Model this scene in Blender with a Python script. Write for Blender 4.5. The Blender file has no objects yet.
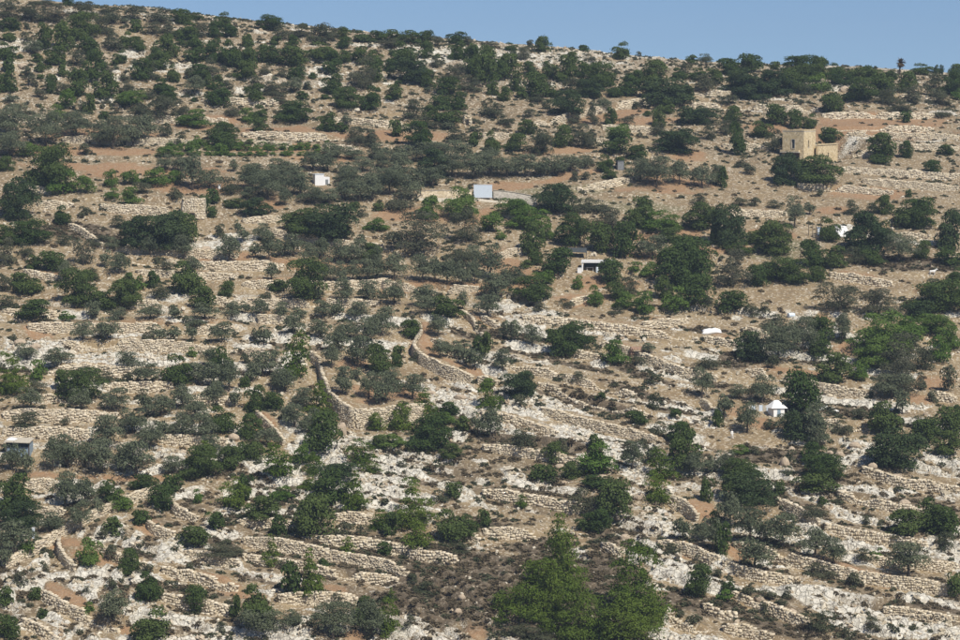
import bpy, bmesh, math, random
import numpy as np

# ------------------------------------------------------------------ camera
SC = bpy.context.scene
COL = SC.collection
F = 2722.0                       # focal length in pixels of the 960 x 640 photograph
HOR = 80.0                       # row of the camera's own level
PITCH = math.atan((320.0 - HOR) / F)
cam_d = bpy.data.cameras.new('camera')
cam_d.sensor_width = 36.0
cam_d.lens = F / 960.0 * 36.0
cam_d.clip_start = 0.5
cam_d.clip_end = 30000.0
cam = bpy.data.objects.new('camera', cam_d)
COL.objects.link(cam)
cam.rotation_euler = (math.pi / 2 - PITCH, 0, 0)
SC.camera = cam
# ------------------------------------------------------------------ sky and sun
SUN_EL = math.radians(50.0)
SUN_AZ = math.radians(145.0)     # clockwise from +Y (the view direction): right and a little towards the viewer
w = bpy.data.worlds.new('World')
SC.world = w
w.use_nodes = True
nt = w.node_tree
nt.nodes.clear()
wo = nt.nodes.new('ShaderNodeOutputWorld')
bg = nt.nodes.new('ShaderNodeBackground')
sky = nt.nodes.new('ShaderNodeTexSky')
sky.sky_type = 'NISHITA'
sky.sun_disc = False
sky.sun_elevation = SUN_EL
sky.sun_rotation = SUN_AZ
sky.altitude = 2500.0
sky.air_density = 1.0
sky.dust_density = 0.7
sky.ozone_density = 3.8
bg.inputs['Strength'].default_value = 0.085
tcw = nt.nodes.new('ShaderNodeTexCoord')          # the whole dome sits a few degrees lower: no white band along the hill's edge
va = nt.nodes.new('ShaderNodeVectorMath'); va.inputs[1].default_value = (0, 0, 0.085)
nt.links.new(tcw.outputs['Generated'], va.inputs[0]); nt.links.new(va.outputs[0], sky.inputs[0])
nt.links.new(sky.outputs[0], bg.inputs[0])
nt.links.new(bg.outputs[0], wo.inputs[0])
sd = bpy.data.lights.new('sun', 'SUN')
sd.energy = 5.0
sd.angle = math.radians(0.5)
sd.color = (1.0, 0.94, 0.84)
sun = bpy.data.objects.new('sun', sd)
COL.objects.link(sun)
sx = math.sin(SUN_AZ) * math.cos(SUN_EL)
sy = math.cos(SUN_AZ) * math.cos(SUN_EL)
sz = math.sin(SUN_EL)
from mathutils import Vector, Matrix
sun.rotation_euler = Vector((sx, sy, sz)).to_track_quat('Z', 'Y').to_euler()
sun.location = (300, 300, 400)
SC.view_settings.view_transform = 'Standard'
SC.view_settings.look = 'None'
SC.view_settings.exposure = 0.12
SC.view_settings.gamma = 1.0
SC.view_settings.use_curve_mapping = False

rng = np.random.default_rng(7)
random.seed(7)

# ------------------------------------------------------------------ helpers
def srgb(r, g, b):
    f = lambda c: ((c / 255 + 0.055) / 1.055) ** 2.4 if c > 10 else c / 255 / 12.92
    return (f(r), f(g), f(b), 1)

def vnoise(x, y, seed=0):
    xi = np.floor(x).astype(np.int64); yi = np.floor(y).astype(np.int64)
    fx = x - xi; fy = y - yi
    fx = fx * fx * (3 - 2 * fx); fy = fy * fy * (3 - 2 * fy)
    def h(a, b):
        n = (a * 374761393 + b * 668265263 + seed * 1442695041) & 0xffffffff
        n = ((n ^ (n >> 13)) * 1274126177) & 0xffffffff
        n = n ^ (n >> 16)
        return (n & 0xffff) / 65535.0
    return (h(xi, yi) * (1 - fx) + h(xi + 1, yi) * fx) * (1 - fy) + (h(xi, yi + 1) * (1 - fx) + h(xi + 1, yi + 1) * fx) * fy

def fbm(x, y, octv=3, seed=0):
    s = 0; a = 0.5; t = 0
    for i in range(octv):
        s = s + a * vnoise(x * 2 ** i + 17.3 * i, y * 2 ** i - 9.1 * i, seed + i)
        t += a; a *= 0.5
    return s / t

def mesh_np(name, verts, quads=None, tris=None, mat=None, smooth=False, mats=None, midx=None):
    me = bpy.data.meshes.new(name)
    verts = np.asarray(verts, np.float32)
    nq = 0 if quads is None else len(quads); ntr = 0 if tris is None else len(tris)
    loops = []
    if nq: loops.append(np.asarray(quads, np.int32).ravel())
    if ntr: loops.append(np.asarray(tris, np.int32).ravel())
    loops = np.concatenate(loops)
    me.vertices.add(len(verts)); me.vertices.foreach_set('co', verts.ravel())
    me.loops.add(len(loops)); me.loops.foreach_set('vertex_index', loops)
    me.polygons.add(nq + ntr)
    st = np.concatenate([np.arange(nq) * 4, nq * 4 + np.arange(ntr) * 3]).astype(np.int32)
    me.polygons.foreach_set('loop_start', st)
    if smooth: me.polygons.foreach_set('use_smooth', np.ones(nq + ntr, bool))
    if midx is not None: me.polygons.foreach_set('material_index', np.asarray(midx, np.int32))
    me.update(calc_edges=True)
    for m in (mats or ([mat] if mat else [])): me.materials.append(m)
    return me

def link(name, me, parent=None, loc=None):
    o = bpy.data.objects.new(name, me)
    COL.objects.link(o)
    if parent: o.parent = parent
    if loc is not None: o.location = loc
    return o

def tag(o, label, cat, group=None):
    o['label'] = label; o['category'] = cat
    if group: o['group'] = group
    return o

# ------------------------------------------------------------------ materials
def newmat(name):
    m = bpy.data.materials.new(name); m.use_nodes = True
    n = m.node_tree; n.nodes.clear()
    out = n.nodes.new('ShaderNodeOutputMaterial')
    return m, n, out

def node(n, t, **kw):
    nd = n.nodes.new(t)
    for k, v in kw.items():
        if hasattr(nd, k): setattr(nd, k, v)
        else: nd.inputs[k.replace('_', ' ')].default_value = v
    return nd

def ramp(n, src, p0, p1):
    r = n.nodes.new('ShaderNodeMapRange'); r.clamp = True
    n.links.new(src, r.inputs[0]); r.inputs[1].default_value = p0; r.inputs[2].default_value = p1
    return r.outputs[0]

def mix(n, fac, a, b, blend='MIX'):
    m = n.nodes.new('ShaderNodeMix'); m.data_type = 'RGBA'; m.blend_type = blend
    for i, s in ((0, fac), (6, a), (7, b)):
        if hasattr(s, 'links'): n.links.new(s, m.inputs[i])
        else: m.inputs[i].default_value = s
    return m.outputs[2]

def math_(n, op, a, b):
    m = n.nodes.new('ShaderNodeMath'); m.operation = op
    for i, s in ((0, a), (1, b)):
        if hasattr(s, 'links'): n.links.new(s, m.inputs[i])
        else: m.inputs[i].default_value = s
    return m.outputs[0]

def tex(n, kind, vec, scale, detail=3.0):
    t = n.nodes.new('ShaderNodeTexNoise' if kind == 'n' else 'ShaderNodeTexVoronoi')
    n.links.new(vec, t.inputs['Vector']); t.inputs['Scale'].default_value = scale
    if kind == 'n': t.inputs['Detail'].default_value = detail
    return t

def leafmat(name, c1, c2, trans=0.28, var=0.35):
    m, n, out = newmat(name)
    oi = n.nodes.new('ShaderNodeObjectInfo'); tc = n.nodes.new('ShaderNodeTexCoord')
    nz = tex(n, 'n', tc.outputs['Object'], 9.0, 2.0)
    f = math_(n, 'ADD', math_(n, 'MULTIPLY', oi.outputs['Random'], 0.6), math_(n, 'MULTIPLY', ramp(n, nz.outputs[0], 0.3, 0.7), 0.4))
    c = mix(n, f, c1, c2)
    d = n.nodes.new('ShaderNodeBsdfDiffuse'); t = n.nodes.new('ShaderNodeBsdfTranslucent'); ms = n.nodes.new('ShaderNodeMixShader')
    n.links.new(c, d.inputs[0]); n.links.new(c, t.inputs[0]); ms.inputs[0].default_value = trans
    n.links.new(d.outputs[0], ms.inputs[1]); n.links.new(t.outputs[0], ms.inputs[2]); n.links.new(ms.outputs[0], out.inputs[0])
    return m

def plainmat(name, c, rough=0.8, noise=0.2, scale=3.0, metal=0.0):
    m, n, out = newmat(name)
    b = n.nodes.new('ShaderNodeBsdfPrincipled'); tc = n.nodes.new('ShaderNodeTexCoord')
    nz = tex(n, 'n', tc.outputs['Object'], scale, 4.0)
    dark = tuple(x * (1 - noise * 1.6) for x in c[:3]) + (1,)
    n.links.new(mix(n, ramp(n, nz.outputs[0], 0.3, 0.65), dark, c), b.inputs['Base Color'])
    b.inputs['Roughness'].default_value = rough; b.inputs['Metallic'].default_value = metal
    n.links.new(b.outputs[0], out.inputs[0])
    return m

def stonemat(name, ca, cb, cc, island=True, scale=0.9, inst=False):
    # dry limestone: three tones picked stone by stone, with weathering
    m, n, out = newmat(name)
    b = n.nodes.new('ShaderNodeBsdfPrincipled'); tc = n.nodes.new('ShaderNodeTexCoord')
    g = n.nodes.new('ShaderNodeNewGeometry')
    if inst: r = n.nodes.new('ShaderNodeObjectInfo').outputs['Random']
    elif island: r = g.outputs['Random Per Island']
    else:
        v = tex(n, 'v', tc.outputs['Object'], scale); sp = n.nodes.new('ShaderNodeSeparateColor')
        n.links.new(v.outputs['Color'], sp.inputs[0]); r = sp.outputs[0]
    c = mix(n, ramp(n, r, 0.25, 0.75), ca, cb)
    r2 = math_(n, 'FRACT', math_(n, 'MULTIPLY', r, 7.3), 0.0)
    c = mix(n, math_(n, 'MULTIPLY', ramp(n, r2, 0.7, 0.95), 0.8), c, cc)
    nz = tex(n, 'n', tc.outputs['Object'], 2.3, 5.0)
    c = mix(n, math_(n, 'MULTIPLY', ramp(n, nz.outputs[0], 0.52, 0.75), 0.55), c, (0.13, 0.115, 0.095, 1))
    n.links.new(c, b.inputs['Base Color']); b.inputs['Roughness'].default_value = 0.95
    n.links.new(b.outputs[0], out.inputs[0])
    return m

M = {}
M['olive'] = leafmat('olive_leaves', (0.092, 0.112, 0.068, 1), (0.150, 0.168, 0.105, 1), 0.2)
M['oak'] = leafmat('oak_leaves', (0.040, 0.070, 0.022, 1), (0.092, 0.122, 0.040, 1), 0.14)
M['carob'] = leafmat('carob_leaves', (0.038, 0.060, 0.026, 1), (0.066, 0.092, 0.040, 1), 0.12)
M['pine'] = leafmat('pine_needles', (0.058, 0.096, 0.018, 1), (0.108, 0.148, 0.030, 1), 0.1)
M['fig'] = leafmat('fig_leaves', (0.080, 0.145, 0.030, 1), (0.140, 0.200, 0.055, 1), 0.3)
M['shrub'] = leafmat('shrub_leaves', (0.062, 0.076, 0.042, 1), (0.118, 0.120, 0.076, 1), 0.2)
M['dry'] = leafmat('dry_leaves', (0.080, 0.092, 0.054, 1), (0.115, 0.114, 0.078, 1), 0.2)
M['scrub'] = leafmat('brown_scrub', (0.098, 0.078, 0.050, 1), (0.165, 0.138, 0.092, 1), 0.2)
M['palm'] = leafmat('palm_fronds', (0.10, 0.07, 0.045, 1), (0.13, 0.10, 0.06, 1))
M['bark'] = plainmat('bark', (0.10, 0.080, 0.062, 1), 0.95, 0.35, 4.0)
M['wallstone'] = stonemat('terrace_wall_stone', (0.53, 0.45, 0.32, 1), (0.66, 0.585, 0.455, 1), (0.44, 0.36, 0.26, 1))
M['wallcore'] = plainmat('wall_core', (0.52, 0.45, 0.33, 1), 0.95, 0.3, 2.0)
M['rubble'] = stonemat('limestone_rubble', (0.42, 0.375, 0.30, 1), (0.62, 0.575, 0.49, 1), (0.36, 0.27, 0.18, 1))
M['looserubble'] = stonemat('loose_rubble', (0.40, 0.345, 0.25, 1), (0.62, 0.565, 0.46, 1), (0.34, 0.25, 0.16, 1), inst=True)
M['housestone'] = stonemat('house_stone', (0.54, 0.43, 0.25, 1), (0.66, 0.55, 0.36, 1), (0.44, 0.34, 0.20, 1), False, 2.2)
M['ruinstone'] = stonemat('ruin_stone', (0.42, 0.34, 0.22, 1), (0.55, 0.47, 0.34, 1), (0.3, 0.24, 0.17, 1), False, 2.2)
M['redstone_bayshade'] = stonemat('red_stone_bay_shade', (0.30, 0.19, 0.13, 1), (0.36, 0.24, 0.17, 1), (0.22, 0.14, 0.1, 1), False, 2.0)
M['greystone'] = stonemat('grey_block_stone', (0.36, 0.33, 0.28, 1), (0.44, 0.405, 0.35, 1), (0.28, 0.25, 0.21, 1), False, 2.4)
M['white'] = plainmat('white_paint', (0.80, 0.80, 0.80, 1), 0.6, 0.06)
M['bluewhite'] = plainmat('pale_blue_sheet', (0.66, 0.745, 0.83, 1), 0.35, 0.06)
M['canvas'] = plainmat('white_canvas', (0.82, 0.81, 0.79, 1), 0.9, 0.05)
M['grey'] = plainmat('grey_metal', (0.22, 0.23, 0.24, 1), 0.5, 0.2)
M['darknet'] = plainmat('dark_shade_net', (0.055, 0.065, 0.07, 1), 0.9, 0.3)
M['dark'] = plainmat('doorway_shade', (0.03, 0.026, 0.022, 1), 0.9, 0.2)
M['glass'] = plainmat('window_glass', (0.04, 0.045, 0.05, 1), 0.1, 0.1)
M['concrete'] = plainmat('pale_concrete', (0.52, 0.47, 0.38, 1), 0.9, 0.15)
M['bluegrey'] = plainmat('blue_grey_tarp', (0.25, 0.33, 0.40, 1), 0.6, 0.2)
M['wood'] = plainmat('grey_wood', (0.13, 0.10, 0.075, 1), 0.9, 0.3)
M['skin'] = plainmat('skin', (0.30, 0.18, 0.12, 1), 0.7, 0.05)
M['cloth_white'] = plainmat('white_cloth', (0.78, 0.77, 0.74, 1), 0.9, 0.08)
M['cloth_dark'] = plainmat('dark_cloth', (0.03, 0.03, 0.035, 1), 0.9, 0.1)
M['blue'] = plainmat('blue_plastic', (0.16, 0.28, 0.46, 1), 0.5, 0.15)

# ------------------------------------------------------------------ the hill's shape
RX = np.array([-400, -150, -114, -84, -54, -24, 0, 18, 42, 66, 111, 145, 400.])
RZ = np.array([34, 26.5, 22.5, 18.6, 15.6, 12.9, 11.1, 9.4, 7.2, 5.4, 3.6, 1.5, -8.])

def h0(X, Y):
    zr = np.interp(X, RX, RZ)
    s0 = (zr - 6 + 92.5) / 340.0
    far = -92.5 + s0 * (np.minimum(Y, 790) - 450)
    e = np.clip(Y - 790, 0, 70); L = 45.0
    far = far + s0 * e - s0 * e * e / (2 * L) - 0.15 * np.clip(Y - 860, 0, None)
    far = far + 2.2 * (fbm(X / 70, Y / 70, 2, 3) - 0.5) * np.clip((820 - Y) / 60, 0, 1)
    far = np.maximum(far, -230 + 3 * fbm(X / 400, Y / 400, 2, 9))
    near = np.where(Y < 0, -2.0, -2.0 - 0.45 * Y) + np.clip(-Y, 0, 400) * 0.05
    k = 8.0
    return np.where(Y < 420, k * np.log(np.exp(np.clip((far + 140) / k, -30, 30)) + np.exp(np.clip((near + 140) / k, -30, 30))) - 140, far)

def wid(Y): return np.maximum(Y, 250.0)

def project(X, Y, Z):
    cp, sp = math.cos(PITCH), math.sin(PITCH)
    d = Y * cp - Z * sp
    up = Y * sp + Z * cp
    d = np.maximum(d, 1.0)
    return 480 + F * X / d, 320 - F * up / d

def raydir(u, v):
    cp, sp = math.cos(PITCH), math.sin(PITCH)
    x = (np.asarray(u, float) - 480) / F; y = (320 - np.asarray(v, float)) / F
    return np.stack([x, cp + y * sp, -sp + y * cp], -1)

def march(u, v, hf):
    d = raydir(u, v)
    d = np.atleast_2d(d)
    s = np.arange(400, 850, 0.4)
    out = np.zeros((len(d), 3))
    for i0 in range(0, len(d), 200):
        dd = d[i0:i0 + 200]
        P = dd[:, None, :] * s[None, :, None]
        gap = P[..., 2] - hf(P[..., 0], P[..., 1])
        hit = gap < 0
        idx = np.where(hit.any(1), hit.argmax(1), np.where(s < 836, gap, 99).argmin(1))
        Q = P[np.arange(len(dd)), idx]
        out[i0:i0 + 200] = Q
    return out

# grid: dense where the photograph looks, stretching out to the horizon elsewhere
A_D, NA = 0.235, 700
Y0, Y1, NY = 425.0, 850.0, 960
a_d = np.linspace(-A_D, A_D, NA)
ext = np.array([0.02, 0.06, 0.12, 0.2, 0.35, 0.6, 1, 2])
A = np.concatenate([-(A_D + ext[::-1]), a_d, A_D + ext])
y_d = np.linspace(Y0, Y1, NY)
YY = np.concatenate([[-600, -300, -150, -70, -30, -10, 0], np.arange(15, 420, 15), y_d,
                     [855, 862, 875, 890, 910, 940, 1000, 1100, 1300, 1700, 2200]])
IA, IY = len(ext), int(np.searchsorted(YY, Y0))
GX = A[None, :] * wid(YY)[:, None]
GY = np.repeat(YY[:, None], len(A), 1)
GZ0 = h0(GX, GY)
GU, GV = project(GX, GY, GZ0)
DS = (slice(IY, IY + NY), slice(IA, IA + NA))     # the dense window
WX, WY, WZ0, WU, WV = GX[DS], GY[DS], GZ0[DS], GU[DS], GV[DS]

# ---- ground cover patches: kind, centre (photo pixel), half sizes, tilt
PATCH = """
r 40 331 15 8 0;r 262 428 12 22 -35;r 380 397 42 10 0;r 350 364 22 7 0;r 432 352 12 14 -50;r 458 368 22 5 18;r 600 283 34 7 0
r 703 512 18 8 15;r 745 556 20 8 15;r 835 567 55 5 13;r 690 550 20 4 15;r 68 543 16 8 0;r 90 558 24 9 0;r 65 598 28 8 35
r 150 523 15 8 0;r 220 583 32 5 12;r 130 632 10 6 0;r 335 588 14 7 0;r 805 374 42 6 5;r 845 349 14 6 0;r 932 384 22 9 0
r 668 184 52 9 0;r 875 122 60 8 0;r 830 210 22 4 0;r 880 193 45 6 0;r 205 188 45 6 0;r 270 205 24 8 0;r 70 150 70 5 0
r 200 122 34 7 0;r 120 152 45 4 0;r 285 131 45 4 0;r 260 148 70 4 0;r 520 276 28 12 0;r 500 262 20 8 0;r 590 300 22 6 0
r 640 237 28 5 0;r 640 256 20 4 0;r 690 231 22 5 0;r 430 284 45 4 0;r 475 287 30 5 0;r 300 261 34 4 0;r 225 258 34 4 0
r 390 290 18 4 0;r 345 268 40 4 0;r 480 215 30 10 0;r 100 167 60 4 0;r 330 158 40 5 0;r 560 178 40 4 -12;r 150 478 60 4 0;r 60 477 50 4 0
r 10 525 14 6 0;r 820 320 14 5 0;r 950 295 20 8 0;r 930 290 20 6 0;r 740 412 14 5 0;r 765 425 18 7 0;r 420 335 12 10 -60;r 610 115 40 5 -8;r 640 122 30 5 0
r 475 630 12 8 0;r 240 595 20 5 10;r 350 635 14 6 0;r 775 235 30 5 0;r 915 400 14 5 0;r 690 155 20 6 0;r 505 187 24 4 0;r 860 253 30 5 0
y 540 515 52 4 12;y 780 283 70 12 0;y 855 284 70 8 0;y 700 292 45 7 0;y 760 303 55 8 0;y 890 168 70 14 0;y 720 180 34 9 0;y 850 203 90 8 0;y 660 300 40 8 0;y 30 185 30 6 0
y 620 310 50 8 0;y 760 440 30 6 0;y 20 180 30 6 0;y 620 100 60 5 0;y 700 105 40 5 0;y 400 90 40 6 0;y 200 85 40 6 0;y 760 400 30 6 0;y 560 265 40 10 0
n 590 204 34 6 0;n 795 246 26 6 0;n 640 207 40 5 0;n 560 190 40 4 0;n 270 150 50 3 0;n 770 255 30 5 0
b 350 541 66 5 8;b 420 590 38 12 5;b 470 558 42 8 5;b 440 612 20 14 0;b 488 572 24 18 0;b 530 545 34 8 5;b 600 545 16 22 0
b 700 602 46 8 12;b 752 616 46 8 12;b 785 628 44 9 12;b 420 551 44 6 6;b 300 531 55 5 4;b 230 550 45 5 15;b 170 586 28 5 10
b 738 359 22 8 0;b 760 457 45 10 0;b 792 411 22 6 0;b 850 412 28 6 0;b 640 374 64 3 20;b 570 364 44 4 12;b 60 230 26 10 0;b 100 236 34 8 15
b 480 526 28 8 5;b 590 404 52 3 13;b 570 600 70 40 0;b 385 575 40 7 8;b 430 570 50 5 8;b 530 340 50 3 5;b 700 330 40 3 5;b 880 470 20 5 0;b 290 545 40 4 8;b 545 620 70 30 0;b 620 620 40 26 0
b 130 240 25 8 0;b 905 265 40 8 0;b 820 470 25 8 0;b 560 447 40 4 12;b 640 395 40 4 15;b 510 440 30 4 8;b 830 480 40 5 10;b 500 335 60 4 3;b 700 380 40 4 15
w 25 346 30 10 0;w 60 345 26 6 0;w 110 358 52 6 0;w 150 361 44 8 0;w 30 560 32 18 -38;w 60 590 40 14 20;w 20 603 26 24 0;w 45 627 44 13 15
w 130 541 44 12 10;w 190 545 34 8 10;w 110 580 26 14 0;w 180 560 44 9 10;w 200 638 70 12 5;w 260 571 44 8 8;w 240 560 24 7 8;w 350 502 34 10 0
w 370 481 34 12 0;w 445 470 46 15 10;w 400 456 34 8 5;w 452 391 26 11 20;w 428 381 20 10 0;w 560 390 72 28 12;w 640 430 54 15 10;w 560 441 64 14 10
w 520 470 44 14 5;w 690 371 34 9 15;w 610 401 54 12 15;w 600 461 44 8 5;w 500 490 44 8 5;w 560 496 44 8 5;w 640 531 40 24 0;w 690 571 44 18 22
w 668 551 34 14 15;w 860 490 64 12 10;w 900 502 44 10 10;w 830 500 34 9 10;w 870 460 34 13 10;w 850 448 26 8 0;w 930 550 34 14 0;w 850 611 66 11 10
w 780 591 44 7 18;w 900 627 60 11 8;w 820 526 28 7 22;w 460 600 9 30 -5;w 450 622 34 10 0;w 500 531 24 6 5;w 100 240 24 5 25;w 10 300 34 8 0
w 210 251 34 7 0;w 225 240 34 6 0;w 258 300 28 10 0;w 170 300 44 7 0;w 110 276 44 5 0;w 30 46 44 7 0;w 20 62 40 6 0;w 105 76 22 7 0;w 130 55 18 9 0
w 180 68 24 8 0;w 310 70 24 8 0;w 400 60 66 8 0;w 370 48 54 4 0;w 580 60 130 6 0;w 470 53 64 6 0;w 395 90 22 10 0;w 840 86 24 8 0;w 900 241 44 4 4
w 890 140 74 4 0;w 940 110 24 5 0;w 760 105 44 5 0;w 700 346 34 8 10;w 640 330 64 5 5;w 700 318 60 4 5;w 575 331 64 8 5;w 845 230 14 7 0;w 300 560 50 6 8
w 240 510 30 8 5;w 300 505 34 7 0;w 280 480 20 10 0;w 30 300 30 6 0;w 230 462 20 14 -30;w 170 460 14 10 0;w 440 405 28 10 15;w 510 408 34 10 10;w 510 445 34 10 5
w 490 310 34 5 -10;w 540 315 30 5 5;w 790 488 30 8 0;w 940 470 24 8 0;w 915 525 30 8 8;w 175 350 40 4 0;w 120 335 50 4 0;w 290 430 14 14 0;w 325 440 20 16 0;w 340 450 12 16 0
b 370 553 85 5 8;b 440 576 62 13 8;b 400 602 48 12 4;b 520 562 48 14 4;b 470 600 28 24 0;b 602 572 26 28 0;b 722 611 85 9 12;b 520 600 40 26 0;b 640 600 30 14 10;b 770 625 50 12 12
q 22 347 24 8 -8;q 62 343 20 4 0;q 12 356 14 6 0;q 215 455 8 8 0;q 660 369 30 5 18;q 690 376 24 4 12
y 736 437 32 9 0
y 800 184 110 20 0;y 850 258 90 9 0;y 725 205 55 9 0;r 850 129 90 9 0;r 140 172 70 6 0;r 90 135 60 6 0;r 400 135 70 6 0;r 560 150 50 5 -6;r 420 215 40 7 0;y 600 240 60 10 0;r 720 250 40 5 0;y 330 230 60 5 0
w 250 625 40 6 4;w 330 610 40 6 4;w 400 610 20 8 0;w 505 600 12 24 0;w 520 630 30 8 0;w 585 620 20 6 0;w 720 625 60 6 10;w 940 600 30 8 0;w 730 560 20 6 15
"""
mask = {k: np.zeros(WX.shape) for k in 'rybnwq'}
wob_u = (fbm(WX / 6, WY / 6, 3, 21) - 0.5) * 3.2
wob_v = (fbm(WX / 6, WY / 6, 3, 31) - 0.5) * 3.2
for ent in PATCH.replace('\n', ';').split(';'):
    p = ent.split()
    if len(p) != 6: continue
    k = p[0]; u, v, ru, rv, an = map(float, p[1:])
    an = math.radians(an); c, s = math.cos(an), math.sin(an)
    du, dv = WU - u, WV - v
    a = (du * c + dv * s) / ru + wob_u * 0.45; b = (-du * s + dv * c) / rv + wob_v * 0.45
    d = np.sqrt(a * a + b * b)
    mask[k] = np.maximum(mask[k], np.clip((1.25 - d) / 0.5, 0, 1))
soilish = np.maximum(mask['r'], mask['y'])
nz_rock = fbm(WX / 5, WY / 3.5, 4, 41)
rock = np.clip(mask['w'] * (0.72 - 0.12 * np.clip((300 - WV) / 150, 0, 1) + 0.6 * (nz_rock - 0.35)) + np.clip((nz_rock - 0.53 - 0.05 * np.clip((330 - WV) / 200, -0.6, 1)) * 5, 0, 0.8), 0, 1)
# beds of limestone crop out as long ribs along the slope, with scrub in the hollows between them
wgt = np.clip((WV - 320) / 90, 0, 1) * np.clip((WU - 60) / 160, 0, 1)
tilt = 0.19 * wgt * (WU - 480) - 0.45 * np.clip((WV - 470) / 30, 0, 1) * np.clip((170 - WU) / 60, 0, 1) * (WU - 170) 
bnd = fbm(WU / 110 + (fbm(WX / 9, WY / 9, 2, 301) - 0.5) * 0.8, (WV - tilt) / (5.0 + 4.5 * np.clip((WV - 150) / 450, 0, 1)) + (fbm(WX / 5, WY / 5, 3, 311) - 0.5) * 1.1, 2, 321)
low = np.clip((WV - 300) / 60, 0, 1)
rib = np.clip((bnd - 0.41) / 0.10, 0, 1)
rock = np.clip(rock * (1 + 0.25 * low) + 0.22 * low * np.clip(mask['w'] + 0.3, 0, 1), 0, 1) * (0.12 + 0.88 * rib)
hollow = 0.6 * np.clip((0.40 - bnd) / 0.06, 0, 1) * np.clip(0.35 + mask['w'], 0, 1) * low * (1 - soilish) * (fbm(WX / 12, WY / 12, 2, 331) > 0.42)
mask['b'] = np.maximum(mask['b'], 0.75 * hollow)
mask['b'] = np.maximum(mask['b'], 0.6 * (1 - rib) * np.clip((WV - 400) / 60, 0, 1) * (1 - soilish) * np.clip((fbm(WX / 20, WY / 20, 2, 351) - 0.34) * 6, 0, 1))
rock *= (1 - 0.95 * np.maximum(soilish, mask['n'] * 0.8)) * (1 - 0.85 * mask['b'])

# ---- dry stone terrace walls traced in the photograph: height in metres ; pixels along the middle of the face
WALLS = """
1.3;35,205 75,206 ;1.5;98,208 135,210 175,214 ;1.2;68,224 95,240 105,249 ;1.5;112,249 160,253 240,259 ;1.6;130,262 180,265 240,267 285,267
1.2;22,273 65,282 ;1.2;135,271 170,275 240,277 ;1.2;240,222 290,219 ;1.5;265,232 315,240 350,246 385,248 ;1.3;240,285 330,287 400,284
1.4;380,286 430,289 480,291 ;1.3;235,303 300,305 380,304 ;1.6;25,328 100,329 240,331 ;1.4;255,320 300,322 ;1.9;60,347 120,346 240,350 ;1.7;242,353 272,357
1.8;45,373 90,371 165,377 ;1.7;100,389 175,387 ;1.9;0,417 50,417 120,417 ;1.8;0,434 45,434 92,436 ;1.4;40,458 110,462
2.6;415,322 423,335 413,350 424,361 447,373 475,381 ;1.6;475,381 500,386 ;2.0;308,352 320,362 323,378 331,400 ;3.8;331,400 342,412 354,421 390,418 422,413
1.9;256,411 265,425 278,437 286,446 ;1.5;60,536 59,550 68,563 77,572 ;1.5;172,497 175,511 200,522 ;1.3;147,520 153,531 178,538
1.6;38,592 75,614 122,633 ;1.6;160,571 200,580 240,591 ;1.6;160,598 200,606 240,613 ;1.5;182,552 240,568 ;1.5;20,486 60,486 ;1.4;30,512 68,516
2.0;240,541 310,553 380,566 412,577 ;1.9;312,542 380,547 460,563 ;1.5;240,556 290,563 340,574 400,578 ;1.5;460,536 482,541
1.5;275,600 330,601 368,603 ;1.5;235,523 300,527 ;1.5;330,517 380,523 ;1.5;480,533 545,537
2.0;660,498 684,507 700,521 ;1.8;655,543 690,552 722,564 ;1.7;732,546 795,563 850,576 935,589 960,594 ;1.7;775,500 800,514 822,527 ;1.5;822,528 880,540 930,548
1.5;720,566 760,577 800,583 ;1.6;720,628 752,634 775,642 ;1.7;700,606 740,618 ;1.5;665,620 710,632 ;1.5;730,595 775,612 815,627
1.6;537,383 580,400 650,418 ;1.5;600,345 640,357 680,373 720,381 ;1.4;500,365 540,372 590,385 640,398 ;1.4;540,412 600,428 660,440 ;1.4;480,448 540,456 600,470 ;1.5;480,493 540,502 600,513
1.4;560,352 600,358 ;1.3;480,415 520,424 560,437 ;1.7;745,371 795,381 828,391 870,396 ;1.6;820,424 872,429 ;1.5;928,396 960,401 ;1.5;700,401 715,412
1.4;860,470 900,484 960,492 ;1.4;835,495 900,510 960,520 ;1.5;850,330 890,338 ;1.2;700,338 740,347 ;1.3;575,191 605,185 632,180 ;1.4;495,258 510,253 528,252
1.2;500,215 530,218 ;1.2;555,308 590,297 ;1.3;520,320 580,325 640,333 700,340 ;1.4;827,275 860,280 895,286 ;1.3;795,187 850,190 895,194
1.4;893,236 932,239 ;1.3;840,170 890,173 960,178 ;1.3;860,182 960,190 ;1.5;532,125 560,120 590,112 625,105 658,101 ;1.4;692,95 732,94 ;1.2;600,128 660,131 ;1.3;480,137 510,137
1.4;680,106 760,108 820,111 ;1.3;840,134 900,135 960,138 ;1.3;835,152 880,156 ;1.2;850,145 960,150 ;1.2;240,136 345,139 ;1.2;240,143 360,151 ;1.2;720,146 765,148
1.4;640,327 690,322 ;1.2;880,96 960,103 ;1.2;820,116 935,117 ;1.2;820,130 935,131 ;1.2;10,190 60,192 ;1.2;195,300 240,303 ;1.2;100,303 160,306 ;1.2;0,312 60,316
1.3;290,345 310,341 ;1.3;430,343 452,352 480,360 ;1.4;600,545 625,556 ;1.4;860,560 960,570 ;1.3;880,610 960,622 ;1.3;0,570 40,545 80,522 130,500 172,484 ;1.3;20,622 60,640 ;1.3;90,545 120,560 150,570
1.2;460,310 475,322 487,345 ;1.2;720,213 790,216 ;1.2;740,330 770,336 ;1.2;30,400 90,402 ;1.4;180,400 240,402 ;1.4;150,440 230,445 ;1.2;480,320 500,330
1.3;0,120 70,122 ;1.2;120,118 230,122 ;1.2;60,140 200,143 ;1.2;330,120 420,127 ;1.2;560,140 610,142 ;1.2;200,100 280,104
"""
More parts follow.
